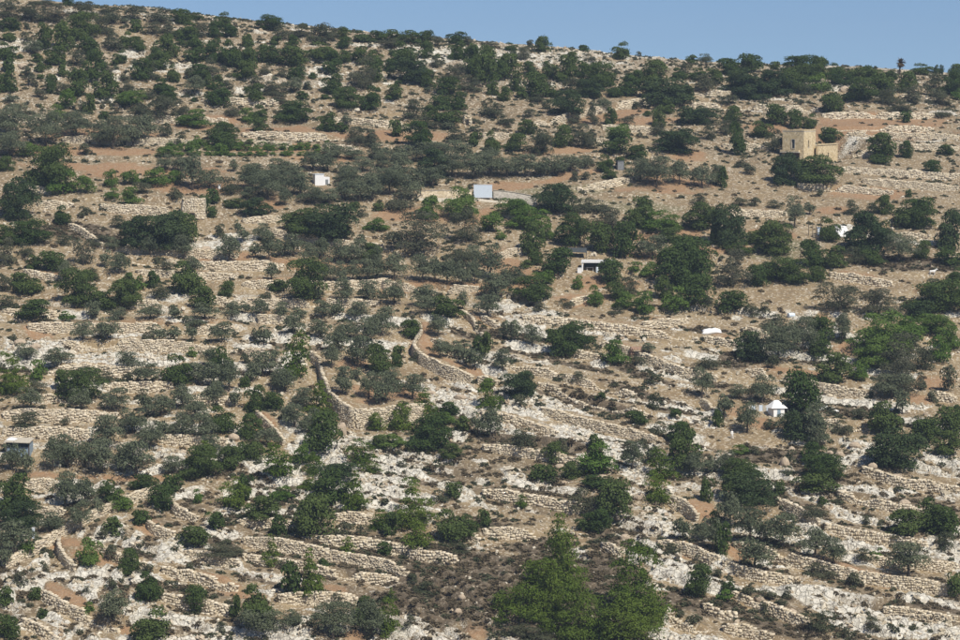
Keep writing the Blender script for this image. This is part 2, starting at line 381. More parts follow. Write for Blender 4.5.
def wall_list():
    toks = [t.strip() for t in WALLS.replace('\n', ' ; ').split(';')]
    toks = [t for t in toks if t]
    res = []
    for i in range(0, len(toks), 2):
        pts = np.array([[float(c) for c in p.split(',')] for p in toks[i + 1].split()])
        res.append((float(toks[i]), pts))
    return res
WL = wall_list()
WPATH = []
STEP = np.zeros(WX.shape); TREAD = np.zeros(WX.shape); NEARW = np.zeros(WX.shape)
h0i = lambda X, Y: h0(X, Y)
def smooth_path(P, wander=0.8, rounded=True):
    seg = np.linalg.norm(np.diff(P, axis=0), axis=1); tt = np.concatenate([[0], np.cumsum(seg)])
    n = max(2, int(tt[-1] / 0.6)); ts = np.linspace(0, tt[-1], n)
    Q = np.stack([np.interp(ts, tt, P[:, 0]), np.interp(ts, tt, P[:, 1])], 1)
    if rounded:
        ker = np.ones(7) / 7
        for c in range(2):
            q = np.concatenate([np.repeat(Q[:1, c], 3), Q[:, c], np.repeat(Q[-1:, c], 3)])
            Q[:, c] = np.convolve(q, ker, 'valid')
    Q[:, 1] += (fbm(Q[:, 0] / 5, Q[:, 1] / 5, 2, 77) - 0.5) * wander
    return Q

def linefield(Q, L, keep_end):
    # signed distance to a line on the ground (uphill = left of travel) and a fade towards its ends
    x0, x1, y0_, y1_ = Q[:, 0].min() - L, Q[:, 0].max() + L, Q[:, 1].min() - L, Q[:, 1].max() + L
    r0, r1 = np.searchsorted(y_d, [y0_, y1_])
    if r1 - r0 < 2: return None
    colm = (WX[r0:r1] > x0) & (WX[r0:r1] < x1)
    cc = np.where(colm.any(0))[0]
    if len(cc) == 0: return None
    sub = np.s_[r0:r1, cc[0]:cc[-1] + 1]
    X, Y = WX[sub], WY[sub]
    best = np.full(X.shape, 1e9); sd_ = np.zeros(X.shape); along = np.zeros(X.shape)
    q = Q[::2] if len(Q) > 8 else Q
    if not np.allclose(q[-1], Q[-1]): q = np.vstack([q, Q[-1]])
    tot = np.linalg.norm(np.diff(q, axis=0), axis=1).sum(); run = 0
    for i in range(len(q) - 1):
        a, b = q[i], q[i + 1]; d = b - a; l = np.linalg.norm(d)
        if l < 1e-6: continue
        d /= l
        t = (X - a[0]) * d[0] + (Y - a[1]) * d[1]
        tc_ = np.clip(t, 0, l)
        px, py = X - (a[0] + d[0] * tc_), Y - (a[1] + d[1] * tc_)
        dist = np.hypot(px, py)
        sgn = np.sign(d[0] * (Y - a[1]) - d[1] * (X - a[0]))
        m = dist < best
        best = np.where(m, dist, best); sd_ = np.where(m, sgn * dist, sd_)
        over = np.where(t < 0, -t, np.where(t > l, t - l, 0)) if i in (0, len(q) - 2) else 0
        al = run + tc_
        endf = np.clip(np.minimum(al, tot - al) / min(4.0, tot / 3) + keep_end, 0, 1) * np.clip(1 - np.asarray(over) / 2.5, 0, 1)
        along = np.where(m, endf, along)
        run += l
    return sub, sd_, along

for H, pts in WL:
    H = H * 1.2 if H < 2.5 else H
    P = march(pts[:, 0], pts[:, 1], h0i)[:, :2]
    Q = smooth_path(P, 0.8, H < 3.2)
    WPATH.append((H, Q))
    L = 7.5 if H < 3.2 else 11.0
    res = linefield(Q, L, 0.25 if H < 3.2 else 0.8)
    if res is None: continue
    sub, sd_, along = res
    TREAD[sub] = np.maximum(TREAD[sub], np.clip((sd_ - 0.2) / 0.5, 0, 1) * np.clip((5.5 - sd_) / 2.5, 0, 1) * along)
    NEARW[sub] = np.maximum(NEARW[sub], np.clip((2.4 - np.abs(sd_)) / 0.5, 0, 1) * along)
    fall = np.clip(1 - np.abs(sd_) / L, 0, 1)
    STEP[sub] += 0.5 * H * np.tanh(sd_ / 0.38) * fall * along

# ---- natural limestone ledges: lines that follow the lie of the beds (slope of the beds read off the photograph at a few places)
SLP = np.array([[60, 350, 0.0], [300, 345, 0.04], [200, 420, 0.02], [420, 385, 0.25], [600, 350, 0.14], [600, 380, 0.24], [560, 430, 0.17], [650, 440, 0.16], [760, 460, 0.15], [860, 490, 0.16], [850, 575, 0.16], [930, 620, 0.15],
                [300, 545, 0.12], [400, 565, 0.16], [200, 590, 0.16], [60, 605, 0.5], [25, 565, -0.75], [130, 500, -0.5], [150, 545, 0.18], [460, 600, 0.9], [690, 575, 0.32], [640, 525, 0.35], [700, 620, 0.2], [450, 475, 0.14], [540, 500, 0.1],
                [20, 610, 0.35], [640, 330, 0.08], [880, 280, 0.05], [700, 120, -0.05], [200, 280, 0.05], [150, 130, 0.02], [350, 80, 0.05]])
def bed_slope(u, v):
    d2 = (SLP[:, 0] - u) ** 2 + (2.0 * (SLP[:, 1] - v)) ** 2 + 60
    wg = d2 ** -1.6
    return (wg * SLP[:, 2]).sum() / wg.sum()
lrng = np.random.default_rng(11)
b0 = mask['b'].copy(); LEDGE = np.zeros(WX.shape); HOLLOW = np.zeros(WX.shape); occ = np.zeros((140, 110)); nled = 0
wm_ = mask['w']
pix_r = np.searchsorted(-WV[:, NA // 2], -np.arange(0, 660)) .clip(0, NY - 1)       # image row -> grid row, roughly
def wmask_at(u, v):
    r = pix_r[int(np.clip(v, 0, 659))]; c = int(np.clip(((u - 480) / F * 1.0 + A_D) / (2 * A_D) * (NA - 1), 0, NA - 1))
    return wm_[r, c], max(TREAD[r, c], NEARW[r, c])
for trial in range(2200):
    u, v = lrng.uniform(-10, 970), lrng.uniform(255, 650) if trial % 7 else lrng.uniform(40, 255)
    m_, nw = wmask_at(u, v)
    if lrng.random() > 0.12 + m_ or nw > 0.35: continue
    pts = []
    for sgn in (-1, 1):
        uu, vv = u, v; tgt = lrng.uniform(35, 140)
        seq = []
        while abs(uu - u) + abs(vv - v) < tgt:
            s = bed_slope(uu, vv); l = 4 / math.hypot(1, s)
            uu += sgn * l; vv += sgn * l * s
            _, nw = wmask_at(uu, vv)
            ci, ri = int((uu + 40) / 8) % 140, int(vv / (9 if vv > 440 else 7.5)) % 110
            if nw > 0.5 or occ[ci, ri]: break
            seq.append((uu, vv))
        pts = seq[::-1] + [(u, v)] + pts if sgn < 0 else pts + seq
    if len(pts) < 6: continue
    for (uu, vv) in pts: occ[int((uu + 40) / 8) % 140, int(vv / (9 if vv > 440 else 7.5)) % 110] = 1
    pts = np.array(pts)
    P = march(pts[::2, 0], pts[::2, 1], h0i)[:, :2]
    if np.linalg.norm(np.diff(P, axis=0), axis=1).sum() < 4: continue
    Q = smooth_path(P, 0.9)
    res = linefield(Q, 5.5, 0.1)
    if res is None: continue
    sub, sd_, along = res
    hh = lrng.uniform(0.7, 1.6) * (0.7 if v < 255 else 1)
    rag = (fbm(WX[sub] / 1.8, WY[sub] / 1.8, 2, 411) - 0.5)
    sdr = sd_ + rag * 0.6
    ok_ = along * (1 - NEARW[sub]) * (1 - soilish[sub])
    STEP[sub] += 0.5 * hh * np.tanh(sdr / 0.25) * np.clip(1 - np.abs(sd_) / 5.5, 0, 1) * ok_
    wtop = lrng.uniform(0.8, 3.2)
    LEDGE[sub] = np.maximum(LEDGE[sub], np.clip(np.minimum((sdr + 1.1) / 0.4, (wtop + 1.2 * rag - sdr) / 0.5), 0, 1) * ok_)
    HOLLOW[sub] = np.maximum(HOLLOW[sub], np.clip(np.minimum((-0.9 - sdr) / 0.4, (sdr + lrng.uniform(2.6, 5.5)) / 0.6), 0, 1) * ok_ * (lrng.random() < 0.92))
    nled += 1
print('ledges', nled)
LEDGE *= 1 - 0.85 * b0
lowm = np.clip((WV - 290) / 60, 0, 1)
mask['b'] = np.maximum(mask['b'], 1.0 * HOLLOW * lowm * (1 - soilish) * (1 - LEDGE) * np.clip((fbm(WX / 10, WY / 10, 2, 421) - 0.3) * 5, 0, 1))
# limestone beds stand out of the slope as low ledges
mask['b'] = np.maximum(mask['b'], 0.8 * TREAD * np.clip((WV - 485) / 25, 0, 1) * (1 - mask['r']) * np.clip((fbm(WX / 16, WY / 16, 2, 431) - 0.33) * 6, 0, 1))
midup = np.clip((WV - 85) / 30, 0, 1) * np.clip((325 - WV) / 40, 0, 1)
rock = rock * (1 - 0.6 * midup * (1 - 0.6 * mask['w'])); LEDGE = LEDGE * (1 - 0.5 * midup)
tsoil = TREAD * (1 - 0.6 * mask['w'])
rock = rock * (1 - 0.85 * np.maximum(tsoil, NEARW * 0.8))
redz = np.clip(1 - np.abs(WV - 290) / 190, 0.25, 1) * np.clip((fbm(WX / 11, WY / 11, 3, 341) - 0.36) * 5, 0, 1)
mask['r'] = np.maximum(mask['r'], 0.85 * tsoil * redz * (1 - mask['b']))
rock = np.maximum(rock * (1 - 0.5 * mask['b']), LEDGE * (0.95 - 0.55 * (1 - lowm)) * (1 - 0.9 * soilish))
rock = np.maximum(rock, mask['q'])
ragged = (fbm(WX / 2.2, WY / 1.6, 4, 51) - 0.5)
WZ = WZ0 + STEP
zz = (WZ0 + 1.5 * (fbm(WX / 18, WY / 18, 2, 61) - 0.5) + 0.5 * ragged) / 0.95
fr = zz - np.floor(zz)
stair = np.floor(zz) + np.clip((fr - 0.62) / 0.3, 0, 1) - zz
crest_fade = np.clip((845 - WY) / 30, 0, 1)
wx = WX + 1.6 * (fbm(WX / 2.5, WY / 2.5, 2, 201) - 0.5); wy = WY + 1.6 * (fbm(WX / 2.5, WY / 2.5, 2, 211) - 0.5)
block = vnoise(np.floor(wx / 1.7), np.floor(wy / 1.15), 221) - 0.5 + 0.6 * (vnoise(np.floor(wx / 0.8 + 0.4), np.floor(wy / 0.75), 231) - 0.5)
WZ = WZ + 0.42 * block * np.clip(rock * 1.3 - 0.15, 0, 1) * crest_fade
WZ = WZ + 0.8 * (rib - 0.4) * np.clip(mask['w'] + 0.25, 0, 1) * (1 - np.maximum(TREAD, NEARW)) * crest_fade * (1 - soilish)
WZ = WZ + rock * crest_fade * (0.5 * 0.95 * (stair + 0.3) * (1 - LEDGE) + 0.6 * ragged) + 0.22 * (fbm(WX / 1.3, WY / 1.3, 3, 71) - 0.5)
edge = np.minimum(np.minimum(np.arange(NY)[:, None], NY - 1 - np.arange(NY)[:, None]) / 12.0, np.minimum(np.arange(NA)[None, :], NA - 1 - np.arange(NA)[None, :]) / 12.0)
edge = np.clip(edge, 0, 1)
WZ = WZ0 + (WZ - WZ0) * edge
GZ = GZ0.copy(); GZ[DS] = WZ

def HG(X, Y):
    # height of the finished ground
    X = np.asarray(X, float); Y = np.asarray(Y, float)
    a = X / np.maximum(Y, 250.0)
    ci = np.clip((a + A_D) / (2 * A_D) * (NA - 1), 0, NA - 1.001); ri = np.clip((Y - Y0) / (Y1 - Y0) * (NY - 1), 0, NY - 1.001)
    c = ci.astype(int); r = ri.astype(int); fc = ci - c; fr_ = ri - r
    z = (WZ[r, c] * (1 - fc) + WZ[r, c + 1] * fc) * (1 - fr_) + (WZ[r + 1, c] * (1 - fc) + WZ[r + 1, c + 1] * fc) * fr_
    ok = (np.abs(a) <= A_D) & (Y >= Y0) & (Y <= Y1)
    return np.where(ok, z, h0(X, Y))

def MG(arr, X, Y):
    a = X / Y
    c = np.clip(((a + A_D) / (2 * A_D) * (NA - 1)).astype(int), 0, NA - 1); r = np.clip(((Y - Y0) / (Y1 - Y0) * (NY - 1)).astype(int), 0, NY - 1)
    return arr[r, c]

# level yard cut into the slope for the stone house
hp_ = march([806], [162], HG)[0]; HX, HY, HZ = hp_[0] - 0.5, hp_[1] + 1, float(HG(hp_[0], hp_[1])) - 1.5
ca_, sa_ = math.cos(math.radians(58)), math.sin(math.radians(58))
lx = (WX - HX) * ca_ + (WY - HY) * sa_; ly = -(WX - HX) * sa_ + (WY - HY) * ca_
outd = np.maximum(np.maximum(-3 - lx, lx - 21.5), np.maximum(-8 - ly, ly - 1.0))
WZ = np.where(WY > 600, np.minimum(WZ, HZ + 1.0 + np.clip(outd, 0, 40) * 1.1), WZ); GZ[DS] = WZ
# ---- the ground sheet
nr, nc = GX.shape
V = np.stack([GX, GY, GZ], -1).reshape(-1, 3)
ii = np.arange(nr * nc).reshape(nr, nc)
Qd = np.stack([ii[:-1, :-1], ii[:-1, 1:], ii[1:, 1:], ii[1:, :-1]], -1).reshape(-1, 4)
gm, n, out = newmat('hillside_ground')
tc = n.nodes.new('ShaderNodeTexCoord'); P_ = tc.outputs['Object']
at = n.nodes.new('ShaderNodeAttribute'); at.attribute_name = 'cover'
sp = n.nodes.new('ShaderNodeSeparateColor'); n.links.new(at.outputs['Color'], sp.inputs[0])
red, rk, scr = sp.outputs[0], sp.outputs[1], sp.outputs[2]
at2 = n.nodes.new('ShaderNodeAttribute'); at2.attribute_name = 'grass'
sp2 = n.nodes.new('ShaderNodeSeparateColor'); n.links.new(at2.outputs['Color'], sp2.inputs[0])
yel, grn, dul = sp2.outputs[0], sp2.outputs[1], sp2.outputs[2]
big = tex(n, 'n', P_, 0.12, 4.0); mid = tex(n, 'n', P_, 0.8, 5.0); fine = tex(n, 'n', P_, 3.5, 4.0)
vo = tex(n, 'v', P_, 1.15); vsp = n.nodes.new('ShaderNodeSeparateColor'); n.links.new(vo.outputs['Color'], vsp.inputs[0])
vo2 = tex(n, 'v', P_, 2.6); vsp2 = n.nodes.new('ShaderNodeSeparateColor'); n.links.new(vo2.outputs['Color'], vsp2.inputs[0])
c = mix(n, ramp(n, big.outputs[0], 0.35, 0.65), (0.245, 0.176, 0.096, 1), (0.325, 0.250, 0.146, 1))
c = mix(n, math_(n, 'MULTIPLY', ramp(n, mid.outputs[0], 0.5, 0.72), 0.6), c, (0.140, 0.106, 0.064, 1))
c = mix(n, math_(n, 'MULTIPLY', dul, 0.75), c, mix(n, ramp(n, mid.outputs[0], 0.35, 0.65), (0.212, 0.152, 0.088, 1), (0.135, 0.108, 0.066, 1)))
c = mix(n, math_(n, 'MULTIPLY', yel, 0.75), c, mix(n, ramp(n, mid.outputs[0], 0.35, 0.65), (0.28, 0.205, 0.112, 1), (0.19, 0.142, 0.084, 1)))
c = mix(n, math_(n, 'MULTIPLY', grn, 0.8), c, mix(n, ramp(n, mid.outputs[0], 0.35, 0.65), (0.13, 0.13, 0.065, 1), (0.20, 0.17, 0.095, 1)))
redf = ramp(n, math_(n, 'ADD', red, math_(n, 'MULTIPLY', math_(n, 'SUBTRACT', mid.outputs[0], 0.5), 1.3)), 0.25, 0.95)
c = mix(n, math_(n, 'MULTIPLY', redf, 0.75), c, mix(n, ramp(n, fine.outputs[0], 0.35, 0.7), (0.35, 0.198, 0.102, 1), (0.26, 0.158, 0.088, 1)))
c = mix(n, math_(n, 'MULTIPLY', scr, 0.95), c, mix(n, ramp(n, mid.outputs[0], 0.35, 0.7), (0.118, 0.088, 0.056, 1), (0.074, 0.058, 0.038, 1)))
# loose stones in the soil
st1 = math_(n, 'GREATER_THAN', math_(n, 'ADD', vsp2.outputs[0], math_(n, 'MULTIPLY', rk, 0.3)), 0.82)
st1 = math_(n, 'MULTIPLY', st1, math_(n, 'SUBTRACT', 0.85, math_(n, 'MULTIPLY', math_(n, 'MAXIMUM', red, scr), 0.62)))
c = mix(n, st1, c, (0.47, 0.405, 0.305, 1))
# bare limestone
rc = mix(n, ramp(n, vsp.outputs[1], 0.0, 1.0), (0.52, 0.485, 0.405, 1), (0.68, 0.65, 0.57, 1))
rc = mix(n, math_(n, 'MULTIPLY', ramp(n, fine.outputs[0], 0.52, 0.72), 0.5), rc, (0.27, 0.24, 0.20, 1))
rc = mix(n, math_(n, 'MULTIPLY', ramp(n, mid.outputs[0], 0.56, 0.7), 0.65), rc, (0.19, 0.165, 0.13, 1))
ve = n.nodes.new('ShaderNodeTexVoronoi'); ve.feature = 'DISTANCE_TO_EDGE'; ve.inputs['Scale'].default_value = 0.75
wv = n.nodes.new('ShaderNodeVectorMath'); wv.operation = 'MULTIPLY_ADD'; wv.inputs[1].default_value = (0.9, 0.9, 0.9)
n.links.new(mid.outputs['Color'], wv.inputs[0]); n.links.new(P_, wv.inputs[2]); n.links.new(wv.outputs[0], ve.inputs['Vector'])
crack = ramp(n, ve.outputs['Distance'], 0.06, 0.01)
rc = mix(n, math_(n, 'MULTIPLY', crack, 0.4), rc, (0.17, 0.135, 0.095, 1))
rf = ramp(n, math_(n, 'ADD', rk, math_(n, 'MULTIPLY', math_(n, 'SUBTRACT', fine.outputs[0], 0.5), 0.8)), 0.38, 0.52)
c = mix(n, rf, c, rc)
b = n.nodes.new('ShaderNodeBsdfPrincipled'); b.inputs['Roughness'].default_value = 0.95
n.links.new(c, b.inputs['Base Color'])
bp = n.nodes.new('ShaderNodeBump'); bp.inputs['Strength'].default_value = 0.8; bp.inputs['Distance'].default_value = 0.35
n.links.new(math_(n, 'SUBTRACT', math_(n, 'ADD', fine.outputs[0], math_(n, 'MULTIPLY', mid.outputs[0], 1.2)), math_(n, 'MULTIPLY', math_(n, 'MULTIPLY', crack, rk), 0.8)), bp.inputs['Height'])
n.links.new(bp.outputs[0], b.inputs['Normal'])
n.links.new(b.outputs[0], out.inputs[0])
gme = mesh_np('hillside', V, quads=Qd, mat=gm)
def setattr_col(me, name, r, g, b_):
    full = np.zeros((nr, nc, 4), np.float32); full[..., 3] = 1
    full[..., 1] = 0.35 if name == 'cover' else 0
    full[DS + (0,)] = r; full[DS + (1,)] = g; full[DS + (2,)] = b_
    at_ = me.color_attributes.new(name, 'FLOAT_COLOR', 'POINT'); at_.data.foreach_set('color', full.ravel())
setattr_col(gme, 'cover', mask['r'], rock, mask['b'])
setattr_col(gme, 'grass', mask['y'], mask['n'], np.clip((290 - WV) / 150, 0, 1) * np.clip(0.65 + 2.5 * (fbm(WX / 14, WY / 14, 3, 401) - 0.4), 0, 1))
ground = link('hillside', gme); ground['kind'] = 'structure'

# ------------------------------------------------------------------ landmarks used to tell look-alikes apart
LAND = [('the sandstone house', 810, 150), ('the blue-white billboard', 482, 190), ('the small white cabin', 321, 179), ('the white-roofed shelter', 600, 262),
        ('the white tent', 776, 402), ('the ruined stone hut', 193, 210), ('the flat-roofed cabin', 17, 448), ('the tall wall corner', 354, 421),
        ('the big pine clump', 565, 575), ('the skyline palm', 903, 72), ('the white tarpaulin', 844, 232), ('the tiny doorway hut', 467, 121),
        ('the skyline lone oak', 541, 47), ('the leftmost bright pine', 11, 392), ('the big grey tree', 415, 252), ('the golden path', 540, 515),
        ('the long white sheet', 712, 331), ('the reddish hut', 636, 354), ('the pale post', 33, 534), ('the lower right corner', 958, 638), ('the lower left corner', 2, 638),
        ('the upper left corner', 2, 2), ('the bright white rock patch', 25, 346), ('the midpoint of the left edge', 1, 250), ('the midpoint of the bottom edge', 480, 639), ('the yellow bush', 877, 554), ('the grey water tank', 620, 164)]
ORD = ['nearest', 'second nearest', 'third nearest', 'fourth nearest', 'fifth nearest', 'sixth nearest', 'seventh nearest', 'eighth nearest', 'ninth nearest', 'tenth nearest'] + ['%dth nearest' % i for i in range(11, 40)]
DIRN = ['right of', 'down right of', 'below', 'down left of', 'left of', 'up left of', 'above', 'up right of']
PENDING = []           # (object, phrase, u, v)
def want_label(o, phrase, u, v): PENDING.append((o, phrase, u, v))
def settle_labels():
    groups = {}
    for o, ph, u, v in PENDING:
        best = min(range(len(LAND)), key=lambda i: (LAND[i][1] - u) ** 2 + (LAND[i][2] - v) ** 2)
        du, dv = u - LAND[best][1], v - LAND[best][2]
        sec = int(round(math.degrees(math.atan2(dv, du)) / 45.0)) % 8
        groups.setdefault((ph, best, sec), []).append((math.hypot(du, dv), o))
    for (ph, best, sec), lst in groups.items():
        lst.sort(key=lambda t: t[0])
        for i, (d, o) in enumerate(lst):
            lead = '' if len(lst) == 1 else ORD[min(i, len(ORD) - 1)] + ' '
            o['label'] = lead + ph + ' ' + DIRN[sec] + ' ' + LAND[best][0]

# ------------------------------------------------------------------ dry stone terrace walls
def stone_boxes(C, T, N, L, D, Hh, jit=0.07):
    # C: centres of the stones' faces, T: along, N: outwards (unit, xy), sizes per stone -> verts, quads (five sides each)
    k = len(C)
    T3 = np.concatenate([T, np.zeros((k, 1))], 1); N3 = np.concatenate([N, np.zeros((k, 1))], 1); U3 = np.tile([0, 0, 1.0], (k, 1))
    sgn = np.array([[-1, 0, -1], [1, 0, -1], [1, 0, 1], [-1, 0, 1], [-1, -1, -1], [1, -1, -1], [1, -1, 1], [-1, -1, 1]], float)
    r = rng.uniform(1 - jit * 2, 1, (k, 8, 2))
    v = C[:, None, :] + sgn[None, :, 0:1] * (L[:, None, None] / 2) * r[..., :1] * T3[:, None] + sgn[None, :, 1:2] * D[:, None, None] * N3[:, None] \
        + sgn[None, :, 2:3] * (Hh[:, None, None] / 2) * r[..., 1:] * U3[:, None]
    v[:, :4] += (rng.uniform(-0.05, 0.09, (k, 4, 1))) * N3[:, None]
    f = np.array([[0, 1, 2, 3], [1, 5, 6, 2], [3, 2, 6, 7], [4, 0, 3, 7], [4, 5, 1, 0]])
    return v.reshape(-1, 3), (f[None] + 8 * np.arange(k)[:, None, None]).reshape(-1, 4)

for H, Q in WPATH:
    if len(Q) < 4: continue
    wv_ = random.uniform(0.8, 1.25)
    T = np.gradient(Q, axis=0); T /= np.maximum(np.linalg.norm(T, axis=1, keepdims=True), 1e-6)
    N = np.stack([T[:, 1], -T[:, 0]], 1)                      # outwards = downhill
    up = Q - N * 1.1; dn = Q + N * 1.0; fr0 = Q + N * 0.55
    zt = HG(up[:, 0], up[:, 1]); zb = np.minimum(HG(dn[:, 0], dn[:, 1]), HG(fr0[:, 0], fr0[:, 1])) - 0.25
    zt = np.maximum(zt + 0.12, zb + 0.75)
    ker = np.ones(9) / 9
    if len(zt) > 12:
        zt = np.convolve(np.concatenate([np.repeat(zt[:1], 4), zt, np.repeat(zt[-1:], 4)]), ker, 'valid')
    zt = zt + 0.55 * (fbm(Q[:, 0] / 2.2, Q[:, 1] / 3, 2, 91) - 0.5)
    # tumbled gaps
    gap = np.clip((fbm(Q[:, 0] / 9, Q[:, 1] / 9, 2, 95) - 0.66) * 6, 0, 0.7) if H < 2.8 else 0
    zt = zt - (zt - zb) * gap
    n_ = len(Q)
    # core: earth and rubble behind the facing stones
    off_f, off_b = 0.42, -0.15
    f_ = Q + N * off_f; b_ = Q + N * off_b
    cv = np.concatenate([np.c_[f_, zb - 0.3], np.c_[f_, zt - 0.08], np.c_[b_, zt - 0.08], np.c_[b_, zb - 0.3]])
    i = np.arange(n_ - 1)
    cq = np.concatenate([np.stack([i + a * n_, i + 1 + a * n_, i + 1 + ((a + 1) % 4) * n_, i + ((a + 1) % 4) * n_], 1) for a in range(4)])
    cq = np.concatenate([cq, [[0, n_, 2 * n_, 3 * n_], [n_ - 1, 4 * n_ - 1, 3 * n_ - 1, 2 * n_ - 1]]])
    base = np.array([Q[n_ // 2, 0], Q[n_ // 2, 1], zb[n_ // 2]])
    wall = link('dry_stone_wall', mesh_np('wall_core', cv - base, quads=cq, mat=M['wallcore']), loc=base)
    u_, v_ = project(*base)
    mu, mv = project(Q[:, 0], Q[:, 1], (zt + zb) / 2)
    wall['category'] = 'wall'; wall['group'] = 'dry stone terrace walls on the hillside'
    ln = np.linalg.norm(np.diff(Q, axis=0), axis=1).sum()
    ph = ('tall ' if H > 2.9 else 'low ' if H < 1.6 else '') + ('long ' if ln > 26 else 'short ' if ln < 11 else '') + 'dry stone terrace wall'
    want_label(wall, ph, float(mu[n_ // 2]), float(mv[n_ // 2]))
    # facing stones in rough courses
    arc = np.concatenate([[0], np.cumsum(np.linalg.norm(np.diff(Q, axis=0), axis=1))])
    cs, ts, ns, ls, ds, hs = [], [], [], [], [], []
    hmax = (zt - zb).max(); course = 0; z_off = 0.0
    while z_off < hmax:
        ch = rng.uniform(0.22, 0.46) * wv_
        s = rng.uniform(0, 0.4)
        while s < arc[-1]:
            l = min(0.24 + rng.exponential(0.24), 1.15) * wv_
            x = np.interp(s + l / 2, arc, np.arange(n_)); j = int(x)
            j2 = min(j + 1, n_ - 1); fx = x - j
            q = Q[j] * (1 - fx) + Q[j2] * fx; zb_ = zb[j] * (1 - fx) + zb[j2] * fx; zt_ = zt[j] * (1 - fx) + zt[j2] * fx
            if z_off + ch * 0.6 < zt_ - zb_:
                batter = 0.14 * (zt_ - zb_ - z_off)
                nn = N[j]
                cs.append([*(q + nn * (0.46 + batter * 0.6 + rng.uniform(-0.04, 0.07))), zb_ + z_off + ch / 2 + rng.uniform(-0.06, 0.06) + 0.16 * math.sin(s * 0.9 + z_off * 2 + q[0])])
                ts.append(T[j]); ns.append(nn); ls.append(l * 1.04); ds.append(0.5); hs.append(ch * rng.uniform(0.9, 1.3))
            s += l
        z_off += ch
    s = rng.uniform(0, 0.3)
    while s < arc[-1]:                                        # cap stones
        l = rng.uniform(0.4, 0.95); x = np.interp(s + l / 2, arc, np.arange(n_)); j = int(x)
        cs.append([*(Q[j] + N[j] * rng.uniform(0.36, 0.5)), zt[j] - 0.02]); ts.append(T[j]); ns.append(N[j]); ls.append(l); ds.append(rng.uniform(0.5, 0.75)); hs.append(rng.uniform(0.2, 0.4)); s += l * 1.05
    if cs:
        v, q = stone_boxes(np.array(cs), np.array(ts), np.array(ns), np.array(ls), np.array(ds), np.array(hs))
        st = link('stones', mesh_np('wall_stones', v - base, quads=q, mat=M['wallstone']), parent=wall); st['kind'] = 'stuff'

# ------------------------------------------------------------------ loose limestone rubble
def ico():
    t = (1 + 5 ** 0.5) / 2
    v = np.array([[-1, t, 0], [1, t, 0], [-1, -t, 0], [1, -t, 0], [0, -1, t], [0, 1, t], [0, -1, -t], [0, 1, -t], [t, 0, -1], [t, 0, 1], [-t, 0, -1], [-t, 0, 1]]) / math.hypot(1, t)
    f = np.array([[0, 11, 5], [0, 5, 1], [0, 1, 7], [0, 7, 10], [0, 10, 11], [1, 5, 9], [5, 11, 4], [11, 10, 2], [10, 7, 6], [7, 1, 8], [3, 9, 4], [3, 4, 2], [3, 2, 6], [3, 6, 8], [3, 8, 9], [4, 9, 5], [2, 4, 11], [6, 2, 10], [8, 6, 7], [9, 8, 1]])
    return v, f
IV, IF = ico()
def scatter(nn, dens, ymin=432, ymax=838):
    # uniform over the visible ground, thinned by dens(X, Y)
    Y = np.sqrt(rng.uniform(ymin ** 2, ymax ** 2, nn)); X = rng.uniform(-0.205, 0.205, nn) * Y
    k = rng.random(nn) < dens(X, Y)
    return X[k], Y[k]
